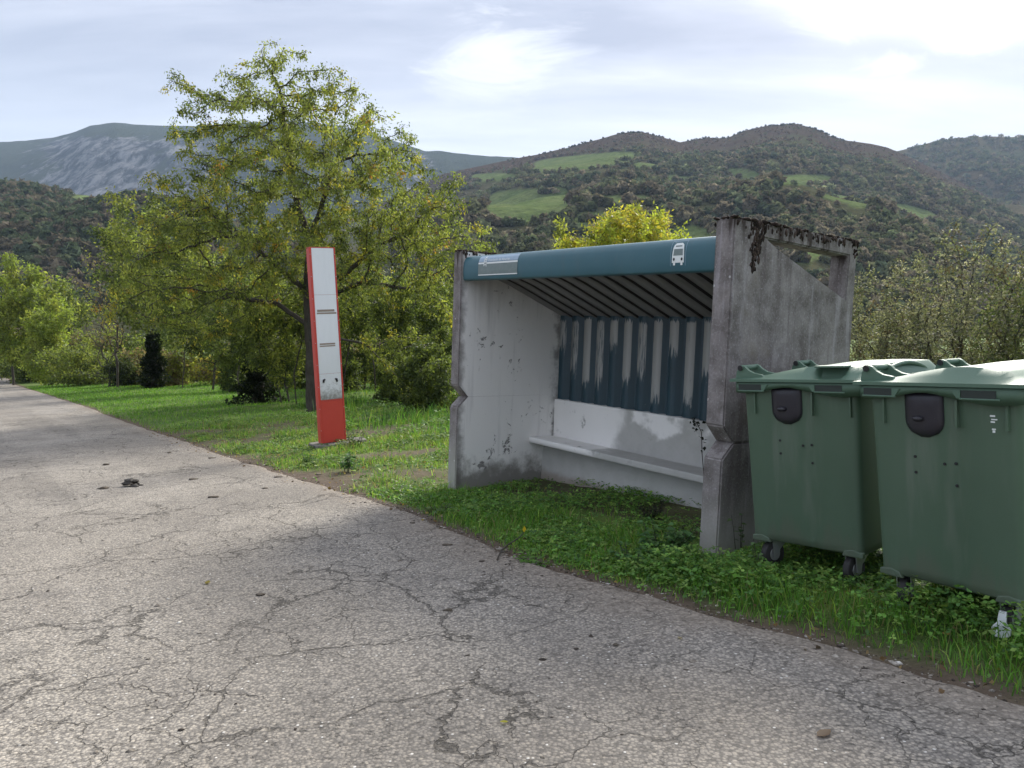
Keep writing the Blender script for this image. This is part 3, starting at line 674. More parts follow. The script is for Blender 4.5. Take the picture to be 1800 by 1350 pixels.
    sm = lambda a, lo, hi: np.clip((a-lo)/(hi-lo), 0, 1)**2*(3-2*np.clip((a-lo)/(hi-lo), 0, 1))
    U, Vg = np.meshgrid(us, vs, indexing='ij')
    if left:
        prof_ = .070*sm(U, .02, .55)*(1-.10*sm(U, .60, .80)); fall = 1 - sm(U, W-.05, W-.018)
        notch = 1 - .96*((U > .545) & (U < .70) & (Vg < .085))
    else:
        prof_ = .070*sm(U, .02, .52)*(1-.18*sm(U, .55, .70)); fall = 1 - sm(U, .69, .78)*.72; fall = fall*(1-sm(U, W-.05, W-.015)); notch = 1
    ends = sm(Vg, .012, .040)*(1-sm(Vg, Dp-.042, Dp-.012))
    rise = 1 + .12*sm(Vg, .2, .6)*(1-sm(Vg, .7, 1.05))
    hh = ht - .012 + .004*ends + prof_*fall*ends*notch*rise
    Vv = np.stack([U, Vg, hh], -1).reshape(-1, 3); i = np.arange(gx*gy).reshape(gx, gy)
    Fq = np.stack([i[:-1, :-1], i[1:, :-1], i[1:, 1:], i[:-1, 1:]], -1).reshape(-1, 4)
    ring = np.concatenate([i[:, 0], i[-1, 1:], i[-2::-1, -1], i[0, -2:0:-1]]); b = len(Vv); low_ = Vv[ring].copy(); low_[:, 2] = ht-.029
    k = len(ring); Fs = np.array([(ring[q], b+q, b+(q+1) % k, ring[(q+1) % k]) for q in range(k)])
    lid = mesh_np('lid', np.concatenate([Vv, low_]), np.concatenate([Fq, Fs]), M['lid'], root, smooth=True)
    try: lid.data.set_sharp_from_angle(angle=math.radians(42))
    except Exception: pass
    if left:
        bm = bmesh.new(); bm_box(bm, .535, .71, .010, .10, ht+.054, ht+.066); obj_bm('grip_lip', bm, M['lid'], lid, bevel=.004)
    bm = bmesh.new()                                  # arched front grip over a slot on the far side
    bm_tube(bm, [(W-.035, .30+.65*q, ht-.005+.062*math.sin(math.pi*q)**.7) for q in np.linspace(0, 1, 12)], .014, 8); obj_bm('front_grip', bm, M['lid'], lid, True)
    # hinge bars on brackets along the hinge side
    for y0, y1 in ((.02, .22), (.70, .90)):
        bm = bmesh.new(); bm_tube(bm, [(.045, y0, ht+.055), (.045, y1, ht+.055)], .017, 10); bar = obj_bm('hinge_bar', bm, M['lid'], root, True)
        bm = bmesh.new(); bm_tube(bm, [(.045, y0-.004, ht+.055), (.045, y0+.001, ht+.055)], .0175, 10); obj_bm('end_cap', bm, M['black'], bar)
        for y in (y0+.008, y1-.03):
            bm = bmesh.new()
            poly = [(.028, .060), (.045, .074), (.070, .064), (.095, .042), (.130, .024), (.185, .014), (.20, -.005), (.05, -.012), (.005, -.012), (.012, .03)]
            bm_prism(bm, poly, lambda x, z: (x, y, ht+z), lambda x, z: (x, y+.022, ht+z)); obj_bm('hinge_bracket', bm, M['lid'], root, bevel=.003)
        bm = bmesh.new(); bm_box(bm, .02, .14, y0+.03, y1-.03, ht-.006, ht+.004); obj_bm('hinge_recess', bm, M['green'], root)
    # dark drop flap on the end face with a nub
    def yface(z): return .085-.055*((z-hbot)/(1.15-hbot)) + .007
    fx0, fx1, zt, zb = .245, .44, 1.15, .925; cx = (fx0+fx1)/2; hw = (fx1-fx0)/2
    bm = bmesh.new(); nu, nv = 12, 10; grid = []
    for b_ in range(nv+1):
        z = zt + (zb-zt)*b_/nv; rowv = []
        half = hw if z > zb+.085 else hw*math.sqrt(max(0.02, 1-((zb+.085-z)/.086)**2))*.94+hw*.06
        for a_ in range(nu+1):
            e = -1+2*a_/nu; bul = (1-abs(e)**4)*(1-abs(-1+2*b_/nv)**6)
            rowv.append(bm.verts.new((cx+e*half, yface(z)-.004-.020*bul, z)))
        grid.append(rowv)
    for b_ in range(nv):
        for a_ in range(nu): bm.faces.new((grid[b_][a_], grid[b_][a_+1], grid[b_+1][a_+1], grid[b_+1][a_]))
    bd = [e for e in bm.edges if len(e.link_faces) == 1]; ex = bmesh.ops.extrude_edge_only(bm, edges=bd)
    for v_ in ex['geom']:
        if isinstance(v_, bmesh.types.BMVert): v_.co.y += .02
    flap = obj_bm('flap', bm, M['dark'], root, True)
    bm = bmesh.new(); bmesh.ops.create_uvsphere(bm, u_segments=12, v_segments=8, radius=.020)
    for v_ in bm.verts: v_.co = Vector((v_.co.x*1.5, v_.co.y*1.1, v_.co.z*.75))
    obj_bm('nub', bm, M['dark'], flap, True, loc=(cx-.02, yface(1.02)-.026, 1.018))
    for x, z in ((.285, .822), (.285, .742), (.432, .800), (.487, .808), (.487, .700)):
        bm = bmesh.new(); bmesh.ops.create_cone(bm, segments=10, radius1=.0075, radius2=.0075, depth=.006, cap_ends=True)
        obj_bm('drain_hole', bm, M['black'], root, loc=(x, yface(z)-.001, z), rot=(math.pi/2, 0, 0))
    if not left:
        for (x, z, w_, h_) in ((.655, 1.045, .022, .008), (.66, 1.030, .026, .006), (.657, 1.018, .018, .007), (.662, .985, .016, .006), (.664, .972, .011, .011)):
            bm = bmesh.new(); bm_box(bm, x, x+w_, yface(z)-.0095, yface(z)-.0065, z, z+h_); obj_bm('sticker_remnant', bm, M['white'], root)
    # castors
    def castor(x, y, yaw, pedal):
        R_ = .082; wc = .082
        e = bpy.data.objects.new('castor', None)
        bm = bmesh.new(); bmesh.ops.create_cone(bm, segments=28, radius1=R_, radius2=R_, depth=.042, cap_ends=True)
        wheel = obj_bm('wheel', bm, M['tyre'], root, bevel=.009, loc=(x, y, wc), rot=(0, math.pi/2, yaw))
        for p in wheel.data.polygons: p.use_smooth = True
        bm = bmesh.new(); bmesh.ops.create_cone(bm, segments=16, radius1=.042, radius2=.042, depth=.047, cap_ends=True); obj_bm('hub', bm, M['steel'], wheel, bevel=.004)
        off = Vector((math.sin(yaw), -math.cos(yaw)))*-.035
        bm = bmesh.new(); top = hbot-.012-wc
        for s in (-1, 1):
            poly = [(-.020, -.022), (.018, -.022), (.030, .03), (.055+.035, top-.012), (.055+.035, top), (-.03, top), (-.026, .04)]
            bm_prism(bm, poly, lambda q, z: (s*.031, q, z), lambda q, z: (s*.036, q, z))
        bm_box(bm, -.042, .042, -.03, .092, top, top+.008)
        obj_bm('fork', bm, M['steel'], root, loc=(x, y, wc), rot=(0, 0, yaw))
        if pedal:
            bm = bmesh.new()
            bm_prism(bm, [(-.016, .040), (.016, .040), (.020, -.012), (.040, -.035), (.040, -.062), (.022, -.078), (-.022, -.078), (-.040, -.062), (-.040, -.035), (-.020, -.012)], lambda q, z: (q, -.085-.012-(.04-z)*.25, z), lambda q, z: (q, -.073-.012-(.04-z)*.25, z))
            obj_bm('brake_pedal', bm, M['pedal'], root, bevel=.004, loc=(x, y, wc+.02), rot=(0, 0, yaw))
        bpy.data.objects.remove(e)
    yw = (-.25, -.15) if left else (.35, .12)
    castor(.155, .16, yw[0], False); castor(W-.155, .16, yw[1], not left)
    castor(.155, Dp-.17, .6, False); castor(W-.155, Dp-.17, -.4, False)
    return root
bin_at((1.436, 4.81), .853, 'green wheeled bin touching the concrete shelter wall, with a grip pocket in its lid', .013, True)
bin_at((1.864, 4.029), 1.029, 'green wheeled bin with a bright brake pedal and torn white sticker scraps', .017, False)

# ------------------------------------------------------------------ trees
def colonize(att, chains, step, infl, kill, iters, rg, droop=0.0, jit=.25):
    """space colonisation: grow a branching skeleton from the start chains towards the points of att"""
    pos, par = [], []
    for ch in chains:
        last = -1
        for k, p in enumerate(ch):
            p = np.array(p, float)
            if k == 0 and pos:
                d = np.linalg.norm(np.array(pos)-p, axis=1); last = int(d.argmin()); 
                if d[last] < 1e-3: continue
            if last >= 0:
                q0 = pos[last]; L = np.linalg.norm(p-q0); ns = max(1, int(round(L/step)))
                for j in range(1, ns+1): pos.append(q0+(p-q0)*j/ns + (rg.normal(0, step*.06, 3) if j < ns else 0)); par.append(last); last = len(pos)-1
            else: pos.append(p); par.append(-1); last = len(pos)-1
    cap = 9000; P = np.zeros((cap, 3)); n = len(pos); P[:n] = pos
    A = np.array(att); alive = np.ones(len(A), bool)
    d = np.linalg.norm(A[:, None]-P[None, :n], axis=2); near = d.argmin(1); dist = d.min(1); kids = {}
    for it in range(iters):
        act = alive & (dist < infl)
        if not act.any():
            if not alive.any(): break
            infl *= 1.5; 
            if infl > 60: break
            continue
        ids = near[act]; dv = A[act]-P[ids]; dv /= np.linalg.norm(dv, axis=1, keepdims=True)+1e-9
        uq, inv = np.unique(ids, return_inverse=True); S = np.zeros((len(uq), 3)); np.add.at(S, inv, dv)
        S /= np.linalg.norm(S, axis=1, keepdims=True)+1e-9; S += rg.normal(0, jit, S.shape); S[:, 2] -= droop; S /= np.linalg.norm(S, axis=1, keepdims=True)
        ok = np.array([kids.get(int(q), 0) < 4 for q in uq]); uq, S = uq[ok], S[ok]
        if not len(uq) or n+len(uq) > cap: break
        new = P[uq]+S*step; P[n:n+len(uq)] = new; par += [int(q) for q in uq]
        for q in uq: kids[int(q)] = kids.get(int(q), 0)+1
        al = np.where(alive)[0]; dn = np.linalg.norm(A[al][:, None]-new[None], axis=2); mi = dn.argmin(1); md = dn.min(1)
        up = md < dist[al]; near[al[up]] = n+mi[up]; dist[al[up]] = md[up]
        n += len(uq); alive &= dist > kill
    return P[:n], np.array(par)
def radii(par, tip, ex, n):
    acc = np.zeros(n); haskid = np.zeros(n, bool)
    for i in range(n-1, -1, -1):
        if not haskid[i]: acc[i] = tip**ex
        if par[i] >= 0: acc[par[i]] += acc[i]; haskid[par[i]] = True
    return acc**(1/ex), haskid
def limbs_mesh(P, par, R, sides_big, rmin=0.0):
    e = np.where((par >= 0) & (R >= rmin))[0]; a = P[par[e]]; b = P[e]; ra = np.minimum(R[par[e]], R[e]*1.6); rb = R[e]
    d = b-a; L = np.linalg.norm(d, axis=1, keepdims=True)+1e-9; d /= L
    ref = np.where(np.abs(d[:, 2:3]) > .9, np.array([[1., 0, 0]]), np.array([[0, 0, 1.]])); X = np.cross(d, ref); X /= np.linalg.norm(X, axis=1, keepdims=True); Y = np.cross(d, X)
    V, Fs, base = [], [], 0
    for big in (True, False):
        k = sides_big if big else 3; sel = (rb > .022) if big else (rb <= .022)
        if not sel.any(): continue
        an = np.arange(k)*2*math.pi/k; c, s = np.cos(an)[None, :, None], np.sin(an)[None, :, None]
        off = X[sel][:, None]*c + Y[sel][:, None]*s
        ring0 = (a[sel]-d[sel]*ra[sel][:, None]*.3)[:, None] + off*ra[sel][:, None, None]; ring1 = (b[sel]+d[sel]*rb[sel][:, None]*.3)[:, None] + off*rb[sel][:, None, None]
        m = sel.sum(); vv = np.stack([ring0, ring1], 1).reshape(-1, 3); o = (np.arange(m)*2*k)[:, None]+base
        kk = np.arange(k); Fs.append(np.stack([o+kk, o+(kk+1) % k, o+k+(kk+1) % k, o+k+kk], -1).reshape(-1, 4)); V.append(vv); base += len(vv)
    return np.concatenate(V), np.concatenate(Fs)
def leaves_mesh(base, dirs, length, width, rg):
    """one folded, pointed leaf per base point: 4 vertices, 2 triangles"""
    n = len(base); d = dirs/(np.linalg.norm(dirs, axis=1, keepdims=True)+1e-9)
    r = rg.normal(0, 1, (n, 3)); side = np.cross(d, r); side /= np.linalg.norm(side, axis=1, keepdims=True)+1e-9; nor = np.cross(side, d)
    L = length[:, None]; Wd = width[:, None]; mid = base + d*L*.45
    v = np.stack([base, mid+side*Wd+nor*Wd*.35, base+d*L, mid-side*Wd+nor*Wd*.35], 1).reshape(-1, 3)
    o = np.arange(n)[:, None]*4
    return v, np.concatenate([o+np.array([[0, 1, 2]]), o+np.array([[0, 2, 3]])])
def ell(n, c, r, rg, shell=.35):
    p = rg.normal(0, 1, (n, 3)); p /= np.linalg.norm(p, axis=1, keepdims=True); return np.array(c)+p*np.array(r)*(rg.uniform(shell**3, 1, (n, 1))**(1/3))
def pal(n, cols, wts, rg, var=.18):
    c = np.array(cols)[rg.choice(len(cols), n, p=np.array(wts)/sum(wts))]; return c*np.exp(rg.normal(0, var, (n, 1)))
def tree(name, pos, label, blobs, chains, step, nleaf, ll, cols, wts, seed, tip=.006, ex=2.3, droop=.0, att=400, group=None, cat='tree', leaf_r=None, hang=.35, trunk_name='trunk', cluster=1, kill=1.6, rmin=0, sink=.06, grow=90):
    rg = np.random.default_rng(seed); x, y = pos; z = float(GZ(x, y)) - sink
    vol = np.array([b[1][0]*b[1][1]*b[1][2]*(b[2] if len(b) > 2 else 1) for b in blobs]); cnt = np.maximum(8, att*vol/vol.sum()).astype(int)
    A = np.concatenate([ell(c, b[0], b[1], rg) for c, b in zip(cnt, blobs)]); A = A[A[:, 2] > .15]
    P, par = colonize(A, chains, step, step*6, step*kill, grow, rg, droop)
    R, hk = radii(par, tip, ex, len(P))
    root = thing(name, (x, y, z), label, cat, group)
    V, Fq = limbs_mesh(P, par, R, 8, rmin); mesh_np(trunk_name, V, Fq, M['bark'], root, smooth=True)
    if nleaf:
        lr = leaf_r or tip*3.2; cand = np.where((R < lr) & (par >= 0))[0]
        k = cand[rg.integers(0, len(cand), nleaf)]
        f = rg.uniform(0, 1, (nleaf, 1)); bp = P[par[k]]*(1-f)+P[k]*f
        dr = rg.normal(0, 1, (nleaf, 3)); dr[:, 2] -= hang
        tw = P[k]-P[par[k]]; dr += .6*tw/(np.linalg.norm(tw, axis=1, keepdims=True)+1e-9)
        dr /= np.linalg.norm(dr, axis=1, keepdims=True)
        bases, dirs, C = [], [], []
        cl = pal(len(cand), cols, wts, rg)            # one hue per twig, leaves vary round it
        cmap = np.zeros((len(P), 3)); cmap[cand] = cl
        for j in range(cluster):                      # a compound leaf: leaflets along one stalk
            st = ll*(.35+.75*j/max(1, cluster-1)) if cluster > 1 else 0
            bases.append(bp + dr*st + (rg.normal(0, ll*.75, (nleaf, 3)) if cluster > 1 else rg.normal(0, ll*.25, (nleaf, 3))))
            dirs.append(dr*.7 + rg.normal(0, .55, (nleaf, 3)) - np.array([0, 0, hang*.5])); C.append(cmap[k]*np.exp(rg.normal(0, .16, (nleaf, 1))))
        bases = np.concatenate(bases); dirs = np.concatenate(dirs); C = np.concatenate(C); N = len(bases)
        Ls = ll*rg.uniform(.6, 1.3, N); v, f3 = leaves_mesh(bases, dirs, Ls, Ls*rg.uniform(.17, .28, N), rg)
        mesh_np('crown', v, f3, M['leaf'], root, np.repeat(C, 4, axis=0))
    return root

GREEN, YGREEN, DGREEN, YEL, ORA, BRN = (.132, .170, .042), (.225, .255, .058), (.062, .088, .028), (.34, .30, .05), (.32, .19, .04), (.15, .12, .07)
# the big walnut-like tree behind the totem
tree('walnut_tree', (-5.25, 20.04), 'large spreading autumn tree rising behind the red bus stop totem',
     [((-.5, 0, 8.0), (2.1, 1.9, 1.4), 1.3), ((-.2, 0, 6.8), (3.4, 3.0, 1.5)), ((.1, 0, 5.4), (4.3, 3.7, 1.5)), ((-1.6, -.3, 4.2), (3.3, 3.2, 1.3)), ((2.2, 0, 4.2), (2.7, 2.8, 1.3)),
      ((-3.0, -.2, 3.0), (2.3, 2.6, 1.1)), ((-3.4, .2, 8.6), (.75, .5, .55), 2.5), ((-2.6, 0, 7.8), (.8, .7, .7), 2), ((4.5, 0, 4.6), (.6, .8, .5), 2), ((2.6, .3, 2.4), (1.5, 1.8, 1.0), .8), ((3.5, .6, 6.2), (.5, .6, .5), 2), ((.9, 0, 8.0), (.9, .8, .9), 1.5), ((-.8, 0, 9.4), (.35, .3, .45), 3)],
     [[(0, 0, 0), (.02, .02, 1.6), (-.04, 0, 3.2), (.0, .05, 4.6)], [(0, .05, 4.6), (-.3, .1, 5.4), (-.5, .15, 6.6), (-.7, 0, 8.4)], [(0, .05, 4.6), (.35, -.1, 5.3), (.7, -.2, 6.4)],
      [(-.04, 0, 3.2), (-.6, -.2, 3.7), (-1.5, -.4, 4.5)], [(-.04, 0, 3.0), (.8, .2, 3.6), (1.8, .3, 4.5)], [(.0, 0, 2.7), (.8, -.2, 3.2), (1.5, -.3, 3.45), (2.4, -.3, 3.3)], [(.02, .02, 1.55), (.8, -.2, 2.0), (1.5, -.3, 1.85), (2.2, -.2, 1.1), (2.8, 0, .35)],
      [(.0, 0, 2.3), (-.9, .2, 2.9), (-2.2, .3, 3.1)]], .17, 27000, .080,
     [GREEN, YGREEN, DGREEN, YEL, ORA], [.44, .38, .10, .06, .012], 3, tip=.0075, ex=2.25, droop=.08, att=3000, hang=.9, cluster=4, kill=1.5, leaf_r=.027, grow=140)

# ------------------------------------------------------------------ other trees and shrubs
def pt(px, Y):                                     # a spot on the ground Y metres ahead, in the direction px
    return ((px-CX)/F_PX*Y, Y)
def el_z(py, Y):
    dz = (CY-py)/F_PX; c, s = math.cos(PITCH), math.sin(PITCH); return Y*(-s+dz*c)/(c+dz*s)
def simple_tree(name, px, Y, label, top, half, low, cols, wts, nleaf, ll, seed, trunkh=None, group=None, att=420, lean=0.0, tip=.008, cat='tree', step=None, cluster=3, flat=1.0, hang=.5, sparse=False):
    x, y = pt(px, Y); z = float(GZ(x, y)); H = el_z(top, Y)-z; rw = half/F_PX*Y; hl = max(.2, el_z(low, Y)-z); cz = (H+hl)/2; rz = (H-hl)/2
    rg = np.random.default_rng(seed+77); bl = []
    for k in range(8):
        q = rg.normal(0, 1, 3); q /= np.linalg.norm(q); r = rg.uniform(.36, .58)
        bl.append(((q[0]*rw*.60+lean*H*.5, q[1]*rw*.60*flat, cz+q[2]*rz*.52), (rw*r, rw*r*flat, rz*r)))
    bl.append(((lean*H*.5, 0, cz), (rw*.68, rw*.68*flat, rz*.85)))
    if cat == 'bush': bl.append(((0, 0, H*.28), (rw*.95, rw*.95*flat, H*.30)))
    th = trunkh or hl*.9+.2
    ch = [[(0, 0, 0), (lean*th*.4+rg.normal(0, .05)*th, 0, th*.5), (lean*th, 0, th)]]
    st = step or max(.14, rz*.10)
    return tree(name, (x, y), label, bl, ch, st, int(nleaf*(.75 if Y > 26 else 1.1)), ll*(1.0 if Y > 26 else .86), cols, wts, seed, tip=tip, att=att, droop=.02, cluster=cluster, hang=hang, group=group, cat=cat, leaf_r=tip*3.6)
simple_tree('ash_tree', 22, 60, 'bright yellow-green tree standing by the far bend of the road', 418, 100, 640, [(.19, .25, .05), YGREEN, GREEN], [.4, .35, .25], 8500, .27, 21, tip=.014, att=520, trunkh=3.0)
simple_tree('round_bush', 88, 55, 'yellow-green rounded bush leaning out below the roadside ash tree', 515, 50, 648, [(.20, .26, .05), GREEN, YGREEN], [.5, .2, .3], 4200, .22, 22, tip=.012, att=200, cat='bush')
simple_tree('bare_tree', 205, 43, 'thin half bare greyish tree between the ash and the walnut', 400, 78, 630, [BRN, YGREEN, GREEN], [.45, .3, .25], 800, .16, 23, tip=.011, att=520, cluster=2)
simple_tree('low_bush', 140, 50, 'low green bush at the edge of the far lawn', 598, 72, 655, [GREEN, DGREEN, YGREEN], [.5, .3, .2], 3000, .17, 24, tip=.009, att=200, cat='bush')
simple_tree('twiggy_bush', 190, 46, 'leafless twiggy bush with fanned brown stems', 545, 46, 640, [BRN], [1], 160, .09, 25, tip=.010, att=300, cat='bush', cluster=1)
simple_tree('dark_bush', 214, 45, 'small dark bush at the foot of the half bare tree', 622, 34, 668, [DGREEN, (.02, .03, .012)], [.5, .5], 2600, .12, 26, tip=.008, att=160, cat='bush')
simple_tree('ivy_tree', 270, 41, 'tree with a thick dark ivy covered trunk', 330, 140, 625, [GREEN, YGREEN, DGREEN], [.5, .3, .2], 6500, .19, 27, tip=.010, att=620)
simple_tree('crooked_tree', 372, 35, 'young tree with a thin crooked trunk in the shade', 425, 112, 640, [GREEN, DGREEN, YGREEN], [.5, .25, .25], 4500, .17, 28, tip=.008, att=420, lean=.12)
simple_tree('slim_tree', 344, 44, 'slim pale stemmed tree behind the crooked young tree', 470, 75, 645, [YGREEN, YEL, GREEN], [.5, .2, .3], 1800, .17, 29, tip=.007, att=220, lean=-.05)
simple_tree('stump_tree', 452, 25, 'small tree rising from a bushy dark ivy stump', 440, 105, 660, [DGREEN, GREEN], [.5, .5], 3200, .14, 30, tip=.006, att=360)
simple_tree('thicket_tree', 508, 22.5, 'leaning thin stemmed tree just left of the totem', 500, 75, 680, [GREEN, DGREEN, YGREEN], [.4, .3, .3], 1800, .12, 31, tip=.005, att=260, lean=-.25)
simple_tree('thicket_tree', 640, 30, 'dark leafy tree between the totem and the shelter', 430, 110, 690, [DGREEN, GREEN, YGREEN], [.5, .35, .15], 5200, .15, 32, tip=.007, att=460)
simple_tree('thicket_tree', 742, 25, 'dense dark tree close behind the left shelter wall', 455, 95, 715, [DGREEN, GREEN], [.6, .4], 5200, .13, 33, tip=.006, att=420)
simple_tree('laurel_bush', 752, 17.5, 'dark evergreen bush at the left edge of the shelter', 575, 62, 722, [DGREEN, GREEN], [.6, .4], 2600, .10, 34, tip=.005, att=260, cat='bush')
simple_tree('yellow_tree', 1068, 21, 'bright yellow-green tree whose crown shows above the teal shelter roof', 350, 185, 560, [(.28, .32, .05), YEL, YGREEN], [.5, .22, .28], 7500, .13, 35, tip=.006, att=520, cluster=4)
# brush under and between the trees
for k, (px, Y, top, half, lb, cc) in enumerate([(-5, 74, 575, 70, 'bush filling in under the yellow-green ash tree', [GREEN, YGREEN]), (60, 66, 592, 60, 'green hedge bush below the two yellow-green trees', [GREEN, DGREEN]), (125, 72, 572, 62, 'grey-green bush behind the low green bush', [BRN, GREEN]), (195, 68, 565, 62, 'olive bush far behind the bare tree', [YGREEN, BRN, GREEN]), (265, 64, 572, 60, 'dark bush far behind the ivy trunk', [GREEN, DGREEN]),
        (165, 52, 610, 60, 'green bush behind the leafless twiggy bush', [GREEN, YGREEN]), (250, 47, 600, 50, 'grey-green brush left of the ivy covered trunk', [BRN, GREEN]), (310, 44, 612, 55, 'brown-green brush right of the ivy covered trunk', [BRN, YGREEN]),
        (395, 41, 598, 60, 'yellowing brush behind the crooked young tree', [YEL, YGREEN, BRN]), (425, 33, 610, 45, 'shaded bush just left of the ivy stump', [DGREEN, GREEN]), (490, 36, 600, 55, 'light green bush seen right of the ivy stump', [YGREEN, GREEN]),
        (545, 31, 590, 50, 'dark bush directly behind the totem', [DGREEN, GREEN]), (625, 38, 595, 55, 'light bush right of the totem in the distance', [YGREEN, GREEN, BRN]), (600, 27, 625, 45, 'low dark bush right of the totem', [DGREEN, GREEN]), (700, 21, 612, 50, 'dark shrub where the drooping walnut limb meets the ground', [DGREEN, GREEN]), (775, 20, 560, 42, 'dark shrub half hidden by the left shelter wall', [DGREEN, GREEN]), (690, 33, 590, 55, 'bush under the drooping walnut limb', [GREEN, DGREEN]), (765, 30, 560, 55, 'tall dark bush behind the left shelter wall', [DGREEN, GREEN])]):
    simple_tree('thicket_bush', px, Y, lb, top, half, 690, cc, [1]*len(cc), 3200, .0042*Y, 90+k, tip=.007, att=240, cat='bush', group='brush between the roadside trees')
# thin stems of saplings standing in the shade of the walnut
for k, (px, Y, ln, lb) in enumerate([(318, 38, .10, 'thin sapling right of the ivy trunk'), (396, 34, -.14, 'leaning sapling just right of the crooked young tree'), (418, 30, .08, 'slender sapling left of the ivy stump'), (478, 26, .22, 'sapling bending away right of the ivy stump'), (494, 23, -.20, 'sapling leaning left beside the thicket before the totem'),
        (520, 22, .10, 'upright sapling between thicket and totem'), (598, 24, .16, 'thin dark sapling leaning right behind the totem'), (660, 27, -.12, 'sapling under the long walnut limb')]):
    simple_tree('sapling', px, Y, lb, 470, 55, 600, [GREEN, DGREEN, YGREEN], [.5, .3, .2], 900, .12, 130+k, tip=.0055, att=150, lean=ln, group='saplings under the walnut tree', trunkh=1.9)
# a row of mixed trees closing the meadow beyond
for k, (px, Y, top, half, lb) in enumerate([(120, 92, 470, 60, 'dark green meadow tree behind the low bush'), (300, 84, 455, 75, 'far olive green tree seen left of the ivy trunk'), (415, 90, 480, 70, 'far rounded tree seen through the walnut branches on the left'),
        (560, 80, 470, 75, 'far tree seen right behind the totem'), (690, 76, 480, 70, 'far tree seen between totem and shelter'), (800, 66, 470, 60, 'far dark tree hidden mostly by the left shelter wall'), (905, 70, 440, 60, 'far tree peeping over the left end of the fascia')]):
    simple_tree('meadow_tree', px, Y, lb, top, half, 600, [GREEN, YGREEN, DGREEN], [.4, .3, .3], 2600, .36, 50+k, tip=.02, att=240, group='trees at the far side of the meadow')
# ivy on two trunks: leaf masses of their own
def ivy(px, Y, h, r, label, seed, n):
    x, y = pt(px, Y); z = float(GZ(x, y)); rg = np.random.default_rng(seed)
    f = rg.uniform(0, 1, n)**.8; an = rg.uniform(0, 6.283, n); rr = r*(1.0-.45*f)*(1+.38*np.sin(an*2+f*7+seed))*(1+.25*np.sin(f*19+seed))*rg.uniform(.55, 1.1, n)
    b = np.stack([rr*np.cos(an), rr*np.sin(an), f*h], -1); d = np.stack([np.cos(an), np.sin(an), rg.normal(-.2, .5, n)], -1)+rg.normal(0, .5, (n, 3)); Ls = rg.uniform(.05, .13, n)*(Y/30)
    v, fc = leaves_mesh(b, d, Ls, Ls*.42, rg); root = thing('ivy_plant', (x, y, z-.05), label, 'ivy')
    mesh_np('leaves', v, fc, M['leaf'], root, np.repeat(pal(n, [(.012, .02, .008), (.022, .032, .012)], [.6, .4], rg), 4, axis=0))
    bm = bmesh.new(); bm_tube(bm, [(0, 0, 0), (.05*r, 0, h*.5), (0, .03, h*.97)], [r*.35, r*.28, r*.2], 8); obj_bm('stem', bm, M['bark'], root, True)
ivy(270, 40.3, 2.9, .50, 'dark ivy wrapped thick around a roadside trunk', 61, 4600)
ivy(452, 24.2, 1.40, .56, 'dark ivy mound round a stump left of the totem', 62, 4600)
# hawthorn scrub at the right, grey-green with many bare twigs
def hawthorn(px, Y, top, half, label, seed, nleaf, att, cols, w, tip=.0035):
    x, y = pt(px, Y); z = float(GZ(x, y)); H = el_z(top, Y)-z; rw = half/F_PX*Y; bl = []
    rg = np.random.default_rng(seed)
    for k in range(9):
        an = k*.7+rg.uniform(0, .5); bl.append(((math.cos(an)*rw*.55, math.sin(an)*rw*.5, H*rg.uniform(.3, .60)), (rw*.5, rw*.5, H*.3)))
    bl.append(((0, 0, H*.55), (rw*.8, rw*.8, H*.45)))
    ch = [[(0, 0, 0), (.05, 0, H*.25)], [(0, 0, .02), (-.3*rw, .05, H*.3)], [(0, 0, .02), (.3*rw, -.1, H*.3)], [(0, 0, .02), (.1*rw, .3*rw, H*.3)]]
    return tree('hawthorn_shrub', (x, y), label, bl, ch, .085, nleaf, .046, cols, w, seed, tip=tip, ex=2.1, droop=.03, att=att, cat='shrub', cluster=2, hang=.15, leaf_r=.012, kill=1.5, trunk_name='twigs', grow=110)
GREY = [(.16, .165, .125), (.095, .11, .065), (.13, .14, .085), (.085, .068, .045), (.23, .225, .18)]
hawthorn(1710, 10.6, 372, 165, 'tall grey-green twiggy hawthorn behind the bins', 71, 10500, 2000, GREY, [.3, .3, .2, .1, .1])
hawthorn(1550, 11.6, 445, 105, 'low tangled hawthorn beside the back of the shelter', 72, 7000, 1000, GREY, [.3, .2, .25, .15, .1])
hawthorn(1830, 9.8, 420, 130, 'greener hawthorn at the edge of the view behind the bins', 73, 6500, 1000, [(.09, .125, .045), (.14, .155, .06), (.2, .2, .12)], [.5, .3, .2])
hawthorn(1615, 15.5, 520, 170, 'dark scrub filling in behind the two hawthorns', 74, 7000, 900, [(.07, .085, .035), (.12, .12, .06)], [.6, .4], tip=.005)

